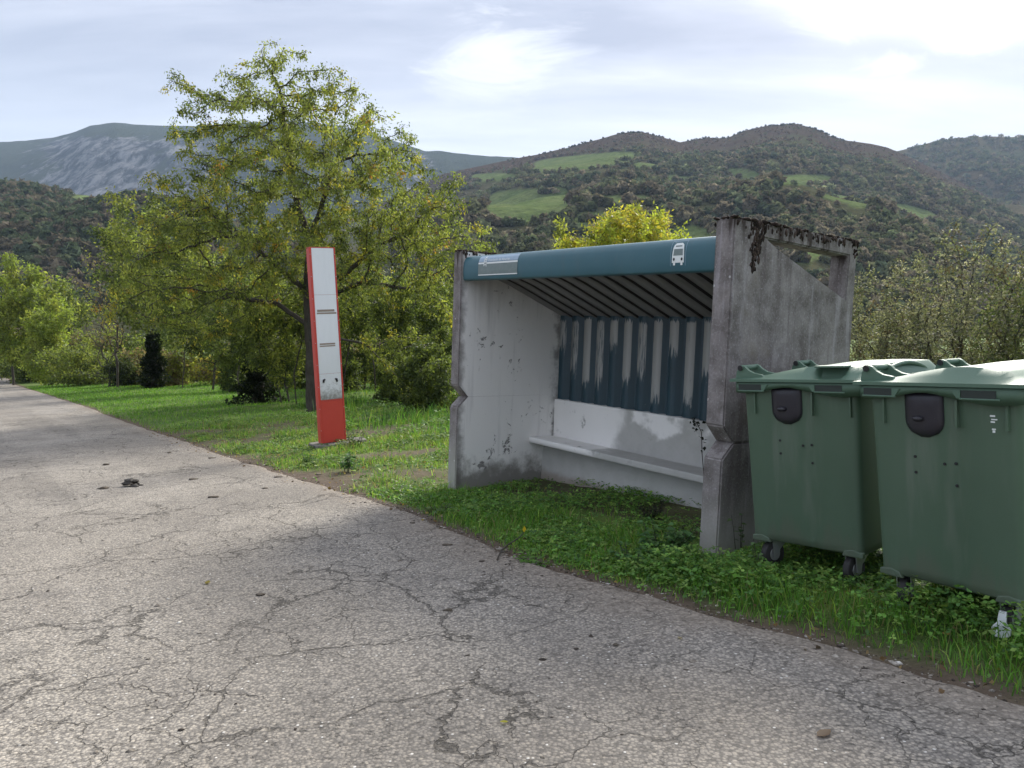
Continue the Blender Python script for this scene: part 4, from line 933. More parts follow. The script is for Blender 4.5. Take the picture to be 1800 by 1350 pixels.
# ------------------------------------------------------------------ hills
def profile(pts):
    P = np.array(pts, float); a = (P[:, 0]-CX)/F_PX; e = np.array([el_z(p, 1.0) for p in P[:, 1]]); return a, e
def hill(name, pts, r0, r1, zb, mat, colf, na, nr, rough, shape=.85, seed=0, back=.35):
    """a sector of real terrain: rises from r0 to the skyline at r1 and falls away behind it"""
    A, Ee = profile(pts); az = np.linspace(A[0], A[-1], na); es = np.interp(az, A, Ee)
    s = np.concatenate([np.linspace(0, 1, nr), 1+np.linspace(.04, 1, 10)*back]); rr = r0+(r1-r0)*s
    AZ, RR = np.meshgrid(az, rr, indexing='ij'); S = np.meshgrid(az, s, indexing='ij')[1]; ES = es[:, None]
    up = np.clip(S, 0, 1)**shape; X = AZ*RR; Yy = RR*1.0
    zt = ES*r1; Z = zb + (zt-zb)*up*np.where(S <= 1, 1, 1-((S-1)/back)**1.3*.9)
    Sc = np.clip(S, 0, 1); env = np.clip(Sc/.25, 0, 1)*np.clip((1-Sc)/.5, 0, 1)
    f = 5.5/(r1-r0); n = wob(X+seed*991, Yy*.45, f*.8)+.5*wob(X+seed*77, Yy*.6, f*2.2)+.25*wob(X, Yy, f*5)
    Z = Z + env*rough*n + np.where(S < 1.2, .035*rough*wob(X*1.3, Yy*.2+50, f*7), 0)
    V = np.stack([X, Yy, Z], -1).reshape(-1, 3); i = np.arange(AZ.size).reshape(AZ.shape)
    Fq = np.stack([i[:-1, :-1], i[1:, :-1], i[1:, 1:], i[:-1, 1:]], -1).reshape(-1, 4)
    pxs = AZ*F_PX+CX; el = Z/RR
    o = tag(mesh_np(name, V, Fq, mat, None, colf(pxs, el, S, X, Yy).reshape(-1, 3), True), kind='structure')
    def height(x, y):
        ai = np.clip((x/y-az[0])/(az[1]-az[0]), 0, na-1.001); ri = np.interp(y, rr, np.arange(len(rr))); a0 = ai.astype(int); q0 = np.minimum(ri.astype(int), len(rr)-2); fa, fr = ai-a0, ri-q0
        return (Z[a0, q0]*(1-fa)+Z[a0+1, q0]*fa)*(1-fr)+(Z[a0, q0+1]*(1-fa)+Z[a0+1, q0+1]*fa)*fr
    return o, height
def lerp(a, b, f): return np.array(a)*(1-f[..., None])+np.array(b)*f[..., None]
MEAD = [(930, 362, 72, 30, -.05), (1025, 285, 88, 13, -.10), (870, 312, 40, 7, 0), (1090, 352, 60, 9, 0), (1302, 305, 30, 8, .15), (1405, 316, 48, 9, 0), (1435, 446, 62, 14, .05), (1322, 384, 46, 8, .25), (1250, 345, 26, 7, .2), (1060, 392, 60, 20, 0), (1210, 420, 40, 22, 0), (1150, 310, 70, 5, .08), (1530, 470, 40, 10, 0), (985, 332, 30, 6, -.1), (1480, 352, 42, 7, .2), (1360, 350, 34, 6, .1), (1010, 400, 46, 10, 0), (1600, 372, 38, 8, .25), (1120, 290, 36, 5, .1)]
def in_mead(px, py, grow=1.0):
    m = np.zeros(np.shape(px))
    for (cx, cy, rx, ry, sl) in MEAD:
        d = ((px-cx)/(rx*grow))**4 + ((py-cy-(px-cx)*sl)/(ry*grow))**4
        m = np.maximum(m, np.clip((1.15-d)/.3, 0, 1))
    return m
def el_py(el): return CY - F_PX*np.tan(np.arctan(el)+PITCH)
def col_right(px, el, S, X, Y):
    py = el_py(el); n = wob(X, Y, .02); heath = np.clip((S-.76+.12*n)/.14, 0, 1)
    wood = lerp((.055, .062, .030), (.085, .075, .042), np.clip(.5+.6*n, 0, 1)); c = wood*(1-heath[..., None]) + lerp((.062, .041, .031), (.066, .052, .034), np.clip(.5+.5*wob(X, Y, .035), 0, 1))*heath[..., None]
    m = in_mead(px, py)[..., None]; grass = lerp((.085, .12, .042), (.12, .145, .058), np.clip(.5+.5*wob(X, Y, .06), 0, 1))
    return c*(1-m)+grass*m
RIGHT = [(560, 400), (640, 375), (700, 345), (740, 325), (780, 306), (850, 291), (920, 276), (960, 268), (1000, 258), (1040, 247), (1075, 237), (1100, 232), (1125, 232), (1160, 241), (1190, 250), (1215, 245), (1240, 242), (1270, 243), (1300, 230), (1340, 221), (1390, 218), (1420, 225), (1450, 240), (1480, 248), (1520, 253), (1550, 260), (1570, 268), (1620, 292), (1700, 330), (1760, 365), (1800, 385), (1900, 420), (2050, 450), (2300, 470)]
hr, hR = hill('right_hill', RIGHT, 190, 1250, -9, M['hill'], col_right, 360, 130, 20, 1.12, 1)
BACK = [(1300, 330), (1400, 300), (1500, 280), (1560, 268), (1600, 257), (1640, 246), (1720, 239), (1800, 242), (1860, 250), (1950, 255), (2100, 250), (2300, 260)]
hb_, hB = hill('back_hill', BACK, 700, 1750, -5, M['hill'], lambda px, el, S, X, Y: lerp((.05, .058, .03), (.10, .075, .042), np.clip(.5+.5*wob(X, Y, .012), 0, 1)), 160, 90, 40, 1.0, 2)
LEFT = [(-500, 330), (-300, 300), (-150, 310), (0, 322), (60, 327), (120, 338), (170, 345), (240, 352), (300, 362), (380, 385), (470, 410), (560, 440), (640, 470), (760, 510)]
def col_left(px, el, S, X, Y):
    n = np.clip(.5+.6*wob(X, Y, .025), 0, 1); c = lerp((.036, .048, .024), (.080, .060, .036), n)
    py = el_py(el); m = np.clip(1.3-((px-180)/48)**2-((py-347)/8)**2, 0, 1)[..., None]; return c*(1-m)+np.array((.12, .16, .06))*m
hl_, hL = hill('left_hill', LEFT, 170, 620, -9, M['hill'], col_left, 260, 100, 14, .9, 3)
MOUNT = [(-700, 300), (-400, 270), (-150, 262), (0, 251), (60, 247), (110, 241), (145, 232), (172, 221), (215, 215), (255, 219), (300, 221), (360, 222), (430, 216), (520, 212), (600, 220), (660, 235), (700, 249), (725, 257), (750, 266), (775, 265), (800, 269), (850, 274), (900, 276), (980, 284), (1100, 300), (1300, 320)]
def col_mount(px, el, S, X, Y):
    py = el_py(el); rock = np.exp(-((px-190)/125)**2)*np.clip((py-225)/28, 0, 1) + .8*np.exp(-((px-735)/28)**2)*np.clip((py-258)/10, 0, 1) + .55*np.exp(-((px-355)/40)**2)*np.clip((py-236)/14, 0, 1)
    return np.stack([np.clip(rock, 0, 1)]*3, -1)
hm_, hM = hill('limestone_mountain', MOUNT, 1500, 2700, 0, M['cliff'], col_mount, 320, 90, 34, .6, 4, .3)

# woods and scrub on the slopes: crowns by the thousand, one object for each slope
def icos(sub):
    b = bmesh.new(); bmesh.ops.create_icosphere(b, subdivisions=sub, radius=1); v = np.array([q.co[:] for q in b.verts]); f = np.array([[q.index for q in k.verts] for k in b.faces]); b.free(); return v, f
I1, I2 = icos(1), icos(2)
def wood(name, spots, sizes, cols, mat, rg, near):
    """each crown is a ragged heap of leaf-clump facets over an uneven dome"""
    Vs, Cs = [], []
    for m, sel in ((56, near), (24, ~near)):
        idx = np.where(sel)[0]; k = len(idx)
        if not k: continue
        d = rg.normal(0, 1, (k, m, 3)); d /= np.linalg.norm(d, axis=2, keepdims=True); d[..., 2] = np.abs(d[..., 2])*1.15-.25
        lob = 1+.30*np.sin(d[..., 0]*3.1+rg.uniform(0, 6, (k, 1)))*np.sin(d[..., 1]*3.3+rg.uniform(0, 6, (k, 1)))
        R0 = sizes[idx][:, None]; r = R0*lob*rg.uniform(.72, 1.05, (k, m)); hk = rg.uniform(.8, 1.35, (k, 1))
        c = spots[idx][:, None]+np.stack([d[..., 0]*r, d[..., 1]*r, d[..., 2]*r*hk+R0*.45], -1)
        nrm = d+rg.normal(0, .45, d.shape); nrm /= np.linalg.norm(nrm, axis=2, keepdims=True); a = np.cross(nrm, rg.normal(0, 1, d.shape)); a /= np.linalg.norm(a, axis=2, keepdims=True)+1e-9; b = np.cross(nrm, a)
        q = (R0*rg.uniform(.34, .70, (k, m)))[..., None]
        tri = np.stack([c+a*q, c-a*q*.6+b*q*.8, c-a*q*.5-b*q*.9], 2)
        Vs.append(tri.reshape(-1, 3)); Cs.append(np.repeat((cols[idx][:, None]*np.exp(rg.normal(0, .16, (k, m, 1)))).reshape(-1, 3), 3, axis=0))
    V = np.concatenate(Vs)
    return tag(mesh_np(name, V, np.arange(len(V)).reshape(-1, 3), mat, None, np.concatenate(Cs), False), kind='stuff')
rg = np.random.default_rng(9)
WC = [(.082, .102, .050), (.108, .115, .060), (.126, .112, .072), (.102, .116, .060), (.138, .118, .080), (.070, .090, .054), (.145, .150, .078)]
def scatter(height, n, p0, p1, y0, y1, pow_, keep):
    Y = y0*(y1/y0)**(rg.uniform(0, 1, n)**pow_); px = rg.uniform(p0, p1, n); X = (px-CX)/F_PX*Y; Z = height(X, Y); py = el_py(Z/Y); k = keep(px, py, X, Y); return np.stack([X, Y, Z], -1)[k], px[k], py[k]
def keep_r(px, py, X, Y):
    n = wob(X, Y, .022); d = np.where(Y < 980, 1.0, np.where(Y < 1080, .85, .75))*np.clip(.80+.9*n, .16, 1)
    return (rg.uniform(0, 1, len(px)) < d) & (in_mead(px, py, 1.02) < .3) & (in_mead(px, py-9000/Y, 1.0) < .3)
sp, px, py = scatter(hR, 21000, 700, 1900, 215, 1240, .70, keep_r)
# hedges round the meadows
hx, hy = [], []
for (cx, cy, rx, ry, sl) in MEAD:
    an = rg.uniform(0, 6.283, int(rx*1.6)); c, s = np.cos(an), np.sin(an); hx.append(cx+rx*1.08*np.sign(c)*np.abs(c)**.5); hy.append(cy+ry*1.12*np.sign(s)*np.abs(s)**.5+(hx[-1]-cx)*sl)
hx, hy = np.concatenate(hx), np.concatenate(hy); Yg = np.linspace(250, 1230, 400); hed = []
for a, b in zip(hx, hy):
    zz = hR((a-CX)/F_PX*Yg, Yg); pyy = el_py(zz/Yg); j = int(np.argmin(np.abs(pyy-b))); hed.append(((a-CX)/F_PX*Yg[j], Yg[j], zz[j]))
sp = np.concatenate([sp, np.array(hed)]); Yv = sp[:, 1]
size = np.where(Yv < 980, rg.uniform(1.6, 4.6, len(sp)), rg.uniform(.7, 2.1, len(sp)))*np.where(Yv < 400, .75, 1); size[-len(hed):] = rg.uniform(1.6, 3.4, len(hed))
hn = np.clip(.5+.7*wob(sp[:, 0], sp[:, 1], .012), 0, 1); ci = np.array(WC)[np.clip((hn*3+rg.uniform(0, 4.0, len(sp))).astype(int), 0, 6)]; ci = np.where(((Yv > 1000) & (rg.uniform(0, 1, len(sp)) < .8))[:, None], np.array([[.115, .085, .062]]), ci)
wood('hillside_woods', sp, size, ci*np.exp(rg.normal(0, .24, (len(sp), 1))), M['canopy'], rg, Yv < 470)
# wind-bent pines along the skyline
sk = []
for a in np.concatenate([rg.uniform(1080, 1160, 40), rg.uniform(1290, 1470, 80), rg.uniform(930, 1060, 30), rg.uniform(1200, 1290, 22)]): sk.append(((a-CX)/F_PX*1243, 1243 + rg.uniform(-8, 4)))
sk = np.array(sk); skz = hR(sk[:, 0], sk[:, 1]); wood('ridge_scrub', np.column_stack([sk, skz]), rg.uniform(.9, 2.2, len(sk)), np.tile([(.028, .034, .022)], (len(sk), 1)), M['canopy'], rg, np.zeros(len(sk), bool))
sp, px, py = scatter(hB, 2600, 1480, 1950, 1150, 1740, 1, lambda px, py, X, Y: rg.uniform(0, 1, len(px)) < np.clip(.7+.7*wob(X, Y, .012), .1, 1))
wood('back_hill_woods', sp, rg.uniform(3, 6.5, len(sp)), np.array(WC)[rg.integers(0, 6, len(sp))], M['canopy'], rg, np.zeros(len(sp), bool))
sp, px, py = scatter(hL, 5200, -120, 520, 230, 615, .9, lambda px, py, X, Y: (rg.uniform(0, 1, len(px)) < np.clip(.7+.8*wob(X, Y, .03), .1, 1)) & ~((np.abs(px-180) < 45) & (np.abs(py-347) < 7)))
wood('left_hill_woods', sp, rg.uniform(1.3, 3.4, len(sp)), np.array([(.072, .096, .050), (.090, .108, .058), (.118, .104, .07), (.066, .088, .054), (.135, .115, .08)])[rg.integers(0, 5, len(sp))], M['canopy'], rg, sp[:, 1] < 420)

# ------------------------------------------------------------------ verge: grass blades and ground-cover leaves
def blades(name, n, trange, srange, hf, wf, cols, wts, keep, seed, bend=.5, label=None):
    rg = np.random.default_rng(seed); t = rg.uniform(*trange, n); s = rg.uniform(*srange, n); x, y = ts(t, s); k = keep(t, s, x, y, rg); t, s, x, y = t[k], s[k], x[k], y[k]; n = len(t)
    z = ground_z(t, s, x, y)-.006; h = hf(t, s, rg); w = wf(t, s, rg); an = rg.uniform(0, 6.283, n); la = rg.uniform(0, 6.283, n); ln = h*rg.uniform(.1, bend*1.6, n)
    cx, sx = np.cos(an)*w, np.sin(an)*w; dx, dy = np.cos(la)*ln, np.sin(la)*ln; b = np.stack([x, y, z], -1)
    o = lambda u, v, q: b+np.stack([u, v, q], -1)
    V = np.stack([o(-cx, -sx, h*0), o(cx, sx, h*0), o(cx*.75+dx*.35, sx*.75+dy*.35, h*.58), o(-cx*.75+dx*.35, -sx*.75+dy*.35, h*.58), o(dx, dy, h*rg.uniform(.75, 1, n))], 1).reshape(-1, 3)
    i = (np.arange(n)*5)[:, None]; c = pal(n, cols, wts, rg, .22); C = np.repeat(c, 5, axis=0)
    return tag(mesh_np(name, V, [i+np.array([[0, 1, 2, 3]]), i+np.array([[3, 2, 4]])], M['grass'], None, C), kind='stuff')
def cover(name, n, trange, srange, hf, lf, cols, wts, keep, seed):
    """three-leaflet weeds: leaflets spread flat at the height of their stalk"""
    rg = np.random.default_rng(seed); t = rg.uniform(*trange, n); s = rg.uniform(*srange, n); x, y = ts(t, s); k = keep(t, s, x, y, rg); t, s, x, y = t[k], s[k], x[k], y[k]; n = len(t)
    z = ground_z(t, s, x, y); h = hf(t, s, rg)*rg.uniform(.25, 1, n); L = lf(t, s, rg); an = rg.uniform(0, 6.283, n); c = pal(n, cols, wts, rg, .25); B, Dd, Ll, C = [], [], [], []
    for j in range(3):
        a = an+j*2.09+rg.normal(0, .2, n); B.append(np.stack([x, y, z+h], -1)); Dd.append(np.stack([np.cos(a), np.sin(a), rg.normal(.05, .35, n)], -1)); Ll.append(L*rg.uniform(.8, 1.2, n)); C.append(c)
    B, Dd, Ll, C = map(np.concatenate, (B, Dd, Ll, C)); N = len(B); d = Dd/np.linalg.norm(Dd, axis=1, keepdims=True); up = np.array([0, 0, 1.0])+rg.normal(0, .35, (N, 3)); side = np.cross(d, up); side /= np.linalg.norm(side, axis=1, keepdims=True); W_ = Ll[:, None]*.36; L_ = Ll[:, None]
    V = np.stack([B, B+d*L_*.55+side*W_, B+d*L_, B+d*L_*.55-side*W_], 1).reshape(-1, 3); i = (np.arange(N)*4)[:, None]
    return tag(mesh_np(name, V, [i+np.array([[0, 1, 2, 3]])], M['grass'], None, np.repeat(C, 4, axis=0)), kind='stuff')
def off_road(t, s, pad): return s > edge_s(t)+pad+.06*wob(t*1.3, s, 3.0)
def in_shelter(t, s): return (t > 2.45) & (t < 5.75) & (s > 1.02) & (s < 2.45)
def wall_clear(t, s): return ~(((np.abs(t-2.28) < .13) | (np.abs(t-5.83) < .13)) & (s > .95) & (s < 2.5))
U = lambda a, b: (lambda t, s, rg: rg.uniform(a, b, len(t)))
GB, GY, GD, GS = (.115, .27, .036), (.21, .32, .055), (.068, .165, .03), (.28, .25, .12)
def hgt_near(t, s, rg):
    e = s-edge_s(t); k = np.where(t < 2.3, np.where(e > .55, .35, .85), .52)*np.clip(.35+e*1.6, .35, 1); x, y = ts(t, s); k = np.where(((np.abs(t-2.33) < .28) | (np.abs(t-5.8) < .35)) & (s > .62), k*.45, k); return k*rg.uniform(.08, .25, len(t))*np.clip(1+.6*wob(x, y, 2.2), .4, 1.6)
def keep_near(t, s, x, y, rg):
    d = np.clip((s-edge_s(t)-.02)/.25, .0, 1)*np.clip(.85+.5*wob(x, y, 2.5), .15, 1); d = np.where(in_shelter(t, s), .12*(s < 1.6), d); return off_road(t, s, .04) & wall_clear(t, s) & (rg.uniform(0, 1, len(t)) < d)
blades('near_grass', 62000, (-2.2, 6.0), (-.2, 2.0), hgt_near, U(.0016, .0040), [GB, GY, GD, GS], [.5, .2, .24, .06], keep_near, 101)
def weeds_h(t, s, rg): return np.where(((np.abs(t-2.33) < .28) | (np.abs(t-5.8) < .35)) & (s > .62), .35, 1.0)* np.where(t < 2.35, np.where(s-edge_s(t) > .6, .06, np.clip((s-edge_s(t))*.45, .03, .20)), np.clip((s-edge_s(t))*.2, .02, .09))
def keep_weed(t, s, x, y, rg):
    d = np.clip((s-edge_s(t)-.08)/.25, 0, 1)*np.clip(.55+.9*wob(x+7, y, 2.0), .05, 1); d = np.where(in_shelter(t, s), .6*np.clip(.45+wob(x, y, 2.4), .08, 1), d); return off_road(t, s, .1) & wall_clear(t, s) & (rg.uniform(0, 1, len(t)) < d)
cover('ground_cover', 62000, (-2.2, 6.2), (-.1, 2.3), weeds_h, U(.013, .034), [(.12, .25, .048), (.19, .30, .065), (.075, .17, .042)], [.45, .35, .2], keep_weed, 102)
def keep_mid(t, s, x, y, rg):
    bare = np.clip(.5+1.15*wob(x, y, 1.1)+.7*wob(x, y, 3), .04, 1); d = np.clip((s-edge_s(t)-.03)/.3, 0, 1)*bare; return off_road(t, s, .05) & wall_clear(t, s) & ~in_shelter(t, s) & (rg.uniform(0, 1, len(t)) < d)
blades('verge_grass', 95000, (5.7, 16), (-.1, 7.5), lambda t, s, rg: rg.uniform(.03, .13, len(t))*np.clip(1+.8*wob(t*1.7, s*1.7, 1.0), .3, 2), U(.002, .0055), [GB, GY, GD, GS], [.26, .42, .10, .22], keep_mid, 103)
cover('verge_cover', 50000, (5.7, 17), (.05, 7.5), lambda t, s, rg: np.clip(.06+.13*wob(t*2, s*2, .8), .02, .26), U(.018, .046), [(.10, .185, .035), (.17, .23, .06), (.06, .12, .03)], [.45, .35, .2], keep_mid, 104)
blades('lawn_grass', 88000, (15, 62), (-.2, 12), U(.05, .12), lambda t, s, rg: rg.uniform(.004, .008, len(t))*np.clip(t/22, .8, 2.6), [(.105, .235, .028), (.16, .27, .04), (.07, .165, .025)], [.5, .3, .2], lambda t, s, x, y, rg: off_road(t, s, .06) & (rg.uniform(0, 1, len(t)) < np.clip(26/t, .25, 1)), 105)
blades('tall_weeds', 16000, (5.6, 20), (2.8, 9), lambda t, s, rg: rg.uniform(.12, .45, len(t)), U(.004, .009), [GB, GD, GY], [.45, .3, .25], lambda t, s, x, y, rg: (rg.uniform(0, 1, len(t)) < np.clip(-.1+1.2*wob(x, y, .9)+.12*(s-3), 0, 1)), 106)
cover('leafy_weeds', 16000, (5.6, 20), (2.6, 9), lambda t, s, rg: np.clip(.12+.3*wob(t*2, s*2, .7), .05, .5), U(.035, .075), [(.10, .20, .04), (.15, .24, .06), (.06, .13, .03)], [.5, .3, .2], lambda t, s, x, y, rg: (rg.uniform(0, 1, len(t)) < np.clip(.05+1.1*wob(x+3, y, .9)+.1*(s-3), 0, 1)), 107)
blades('meadow_grass', 26000, (4, 70), (7.5, 34), U(.10, .32), lambda t, s, rg: rg.uniform(.010, .022, len(t)), [(.11, .19, .035), (.17, .21, .05), (.07, .13, .03)], [.4, .35, .25], lambda t, s, x, y, rg: rg.uniform(0, 1, len(t)) < .8, 108)

# ------------------------------------------------------------------ single plants
def leafy(name, spot, label, stems, hgt, spread, L, wr, cols, seed, perstem=8, cat='plant', tint=.15, z0=None):
    rg = np.random.default_rng(seed); x, y = spot; z = float(GZ(x, y)) if z0 is None else z0; root = thing(name, (x, y, z-.01), label, cat); B, Dd, Ls = [], [], []; bm = bmesh.new()
    for k in range(stems):
        an = rg.uniform(0, 6.283); q = rg.uniform(.2, 1)*spread; h = hgt*rg.uniform(.55, 1); b0 = np.array([math.cos(an)*q*.4, math.sin(an)*q*.4, 0]); tp = np.array([math.cos(an)*q, math.sin(an)*q, h])
        mid = (b0+tp)/2+np.array([0, 0, h*.12]); bm_tube(bm, [b0, mid, tp], [.003, .0025, .0015], 4)
        for j in range(perstem):
            f = .3+.7*(j+rg.uniform(0, 1))/perstem; p = b0*(1-f)**2+2*mid*f*(1-f)+tp*f*f; a = rg.uniform(0, 6.283); B.append(p); Dd.append((math.cos(a), math.sin(a), rg.uniform(-.35, .25))); Ls.append(L*rg.uniform(.6, 1.1)*(1.1-.35*f))
    obj_bm('stems', bm, M['bark'], root, True); B, Dd, Ls = np.array(B), np.array(Dd), np.array(Ls); N = len(B); d = Dd/np.linalg.norm(Dd, axis=1, keepdims=True); side = np.cross(d, np.array([0, 0, 1.])+rg.normal(0, .25, (N, 3))); side /= np.linalg.norm(side, axis=1, keepdims=True); nn = np.cross(side, d); L_ = Ls[:, None]; Wd = L_*wr
    V = np.stack([B, B+d*L_*.28+side*Wd+nn*Wd*.2, B+d*L_*.62+side*Wd*.72+nn*Wd*.12, B+d*L_*1.0-nn*L_*.12, B+d*L_*.62-side*Wd*.72+nn*Wd*.12, B+d*L_*.28-side*Wd+nn*Wd*.2, B+d*L_*.4-nn*Wd*.1], 1).reshape(-1, 3); i = (np.arange(N)*7)[:, None]
    Fc = np.concatenate([i+np.array([q]) for q in ((6, 0, 1), (6, 1, 2), (6, 2, 3), (6, 3, 4), (6, 4, 5), (6, 5, 0))]); mesh_np('leaves', V, Fc, M['grass'], root, np.repeat(pal(N, cols, [1]*len(cols), rg, tint), 7, axis=0)); return root
def gp(px, py):                                    # ground point seen at a pixel of the photograph
    c, s = math.cos(PITCH), math.sin(PITCH); dx, dz = (px-CX)/F_PX, (CY-py)/F_PX; Y, Z = c+dz*s, -s+dz*c; t = -1.472/(Z-.04*dx+.0142*Y); return dx*t, Y*t
NET = [(.075, .165, .05), (.11, .20, .065), (.055, .13, .04)]
leafy('nettle_plant', gp(1165, 975), 'broad leaved nettle clump inside the shelter by the right wall', 22, .30, .27, .085, .36, NET, 201, 9)
leafy('nettle_plant', gp(1110, 985), 'small nettle at the mouth of the shelter', 7, .18, .12, .06, .36, NET, 202, 6)
leafy('bramble_plant', gp(1335, 1000), 'young bramble at the foot of the right shelter wall by the bin', 5, .22, .10, .06, .42, [(.12, .20, .08), (.10, .17, .06)], 203, 4)
leafy('bramble_plant', gp(1300, 968), 'bramble shoot reaching up the right shelter wall', 3, .34, .08, .055, .42, [(.07, .12, .05), (.09, .14, .05)], 204, 4)
leafy('bramble_plant', ts(.9, 2.15), 'added bramble tangle blocking light in the gap behind the two bins', 34, .85, .75, .08, .42, [(.05, .085, .03), (.08, .11, .045)], 211, 14)  # both tangles added behind the bins to keep the gap between them dark
leafy('bramble_plant', ts(-.2, 1.9), 'added bramble tangle behind the bin with the bright pedal', 26, .75, .6, .08, .42, [(.05, .085, .03), (.08, .11, .045)], 212, 14)
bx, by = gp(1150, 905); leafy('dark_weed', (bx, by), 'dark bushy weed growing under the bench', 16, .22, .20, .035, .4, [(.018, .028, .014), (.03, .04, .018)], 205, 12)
leafy('dock_plant', gp(610, 830), 'dark leaved dock in front of the totem base', 12, .26, .16, .10, .3, [(.05, .12, .03), (.08, .16, .04)], 206, 7)
leafy('dock_plant', gp(622, 790), 'bushy weed at the right side of the totem', 14, .34, .20, .06, .34, [(.055, .10, .03), (.09, .13, .04)], 207, 9)
leafy('dock_plant', gp(540, 818), 'leafy weed left of the totem base', 8, .20, .14, .08, .3, [(.06, .13, .03), (.09, .17, .04)], 208, 7)
leafy('dandelion_plant', gp(935, 990), 'flat dandelion rosette at the road edge by the twig', 14, .07, .13, .085, .2, [(.09, .19, .035), (.12, .22, .05)], 209, 4)
leafy('dandelion_plant', gp(770, 898), 'pale leaved rosette at the road edge before the left shelter wall', 12, .09, .15, .09, .22, [(.10, .18, .06), (.13, .21, .07)], 210, 4)
# ivy shoot hanging over the back wall of the shelter, in shelter coordinates
sm_ = Matrix.LocRotScale(SHELTER.location, SHELTER.rotation_euler, None)
def shw(u, v, w): return sm_ @ Vector((u, v, w))
root = thing('ivy_shoot', shw(2.45, 1.05, .42), 'thin dark ivy shoot dangling over the bench by the right wall', 'ivy'); bm = bmesh.new()
shoot = [shw(2.58, .93, .42), shw(2.50, .98, .62), shw(2.42, 1.05, .80), shw(2.30, 1.12, .86), shw(2.18, 1.2, .88)]; org = shw(2.45, 1.05, .42)
bm_tube(bm, [p-org for p in shoot], .004, 5); obj_bm('stems', bm, M['bark'], root, True); rg2 = np.random.default_rng(4); B = []
for k in range(26):
    f = rg2.uniform(.3, 1)*(len(shoot)-1); i0 = min(int(f), len(shoot)-2); B.append(np.array(shoot[i0].lerp(shoot[i0+1], f-i0)-org)+rg2.normal(0, .022, 3))
Ls = rg2.uniform(.03, .05, len(B)); v, f3 = leaves_mesh(np.array(B), rg2.normal(0, 1, (len(B), 3))-np.array([0, 0, .6]), Ls, Ls*.35, rg2); mesh_np('leaves', v, f3, M['leaf'], root, np.tile([(.012, .018, .01)], (len(v), 1)))

# ------------------------------------------------------------------ things lying on the road
def road_z(x, y): return float(gz(x, y)) + .024
def blob(name, spot, r, mat, label, cat, group=None, flat=.5, seed=0, n=1, parent=None):
    rgb = np.random.default_rng(seed); bm = bmesh.new()
    for k in range(n):
        m = bmesh.ops.create_icosphere(bm, subdivisions=2, radius=1)['verts']; o = np.array([rgb.normal(0, r*.62), rgb.normal(0, r*.5), 0.0]) if n > 1 else np.zeros(3); o[2] = max(0., r*.75-1.0*math.hypot(o[0], o[1])) if n > 1 else 0.; s = r*rgb.uniform(.28, .62) if n > 1 else r
        ph = rgb.uniform(0, 6, 3)
        for v in m:
            q = 1+.22*math.sin(v.co.x*4+ph[0])+.18*math.sin(v.co.y*5+ph[1])+.16*math.sin(v.co.z*5+ph[2]); v.co = Vector((v.co.x*s*q*1.25+o[0], v.co.y*s*q+o[1], max(-.15, v.co.z)*s*q*flat+s*flat*.12+o[2]))
    x, y = spot; ob = obj_bm(name, bm, mat, None, True, loc=(x, y, road_z(x, y))); return tag(ob, label, cat, group)
blob('dung_pile', gp(231, 857), .085, M['dung'], 'dark heap of fresh dung on the road', 'dung', None, .6, 4, 14)
cl = [((466, 862), 'dry clod lying right of the heap towards the totem'), ((376, 878), 'flat dry clod in front of the dark heap'), ((340, 846), 'thin flake of dung just right of the dark heap'), ((490, 842), 'dry clod on the road nearest the grass before the totem'),
      ((187, 820), 'dry clod behind the dark heap on its left'), ((298, 798), 'dry clod farthest along the road, behind the heap'), ((372, 808), 'larger dry clod near the grass edge left of the totem'), ((786, 963), 'dry clod in the shade before the left shelter wall'),
      ((725, 924), 'brown flake of dung at the road edge left of the shelter'), ((788, 1080), 'dark pebble-like clod in the middle of the road'), ((1082, 1142), 'pair-like dark clod on the road in front of the right wall'), ((458, 1052), 'small clod among the cracks on the left half of the road'), ((182, 862), 'pale dry clod left of the dark heap'), ((560, 838), 'dry clod on the road edge below the totem')]
for k, (p, lb) in enumerate(cl):
    blob('dung_clod', gp(*p), (.024 + .022*((k*7) % 5)/5)*(1.25 if p[1] < 900 else .6), M['clod'], lb, 'dung', 'dry clods scattered on the road', .3, 20+k)
def fallen_leaf(p, L, col, label, seed):
    rgb = np.random.default_rng(seed); x, y = gp(*p); an = rgb.uniform(0, 6.28); ca, sa = math.cos(an), math.sin(an); V = []
    prof_ = [(0, 0), (.25, .22), (.55, .27), (.8, .16), (1, 0), (.8, -.16), (.55, -.27), (.25, -.22), (.5, 0)]
    for a, b in prof_: V.append(((a-.5)*L*ca-b*L*sa, (a-.5)*L*sa+b*L*ca, .004+abs(b)*L*.10+a*a*L*.06))
    Fc = np.array([(8, i, (i+1) % 8) for i in range(8)]); o = mesh_np('fallen_leaf', V, Fc, M['leaf'], None, np.tile([col], (9, 1))); o.location = (x, y, road_z(x, y)); return tag(o, label, 'leaf')
fallen_leaf((886, 1281), .034, (.36, .34, .03), 'small yellow leaf on the asphalt near the bottom edge', 1)
fallen_leaf((365, 1031), .06, (.26, .21, .04), 'curled ochre leaf on the left half of the road', 2)
fallen_leaf((1448, 1302), .075, (.13, .075, .04), 'brown dead leaf on the asphalt below the bins', 3)
fallen_leaf((1030, 1011), .05, (.40, .20, .11), 'orange-brown leaf at the road edge by the shelter', 4)
fallen_leaf((1195, 1131), .035, (.40, .34, .22), 'pale straw coloured leaf on the road before the right wall', 5)
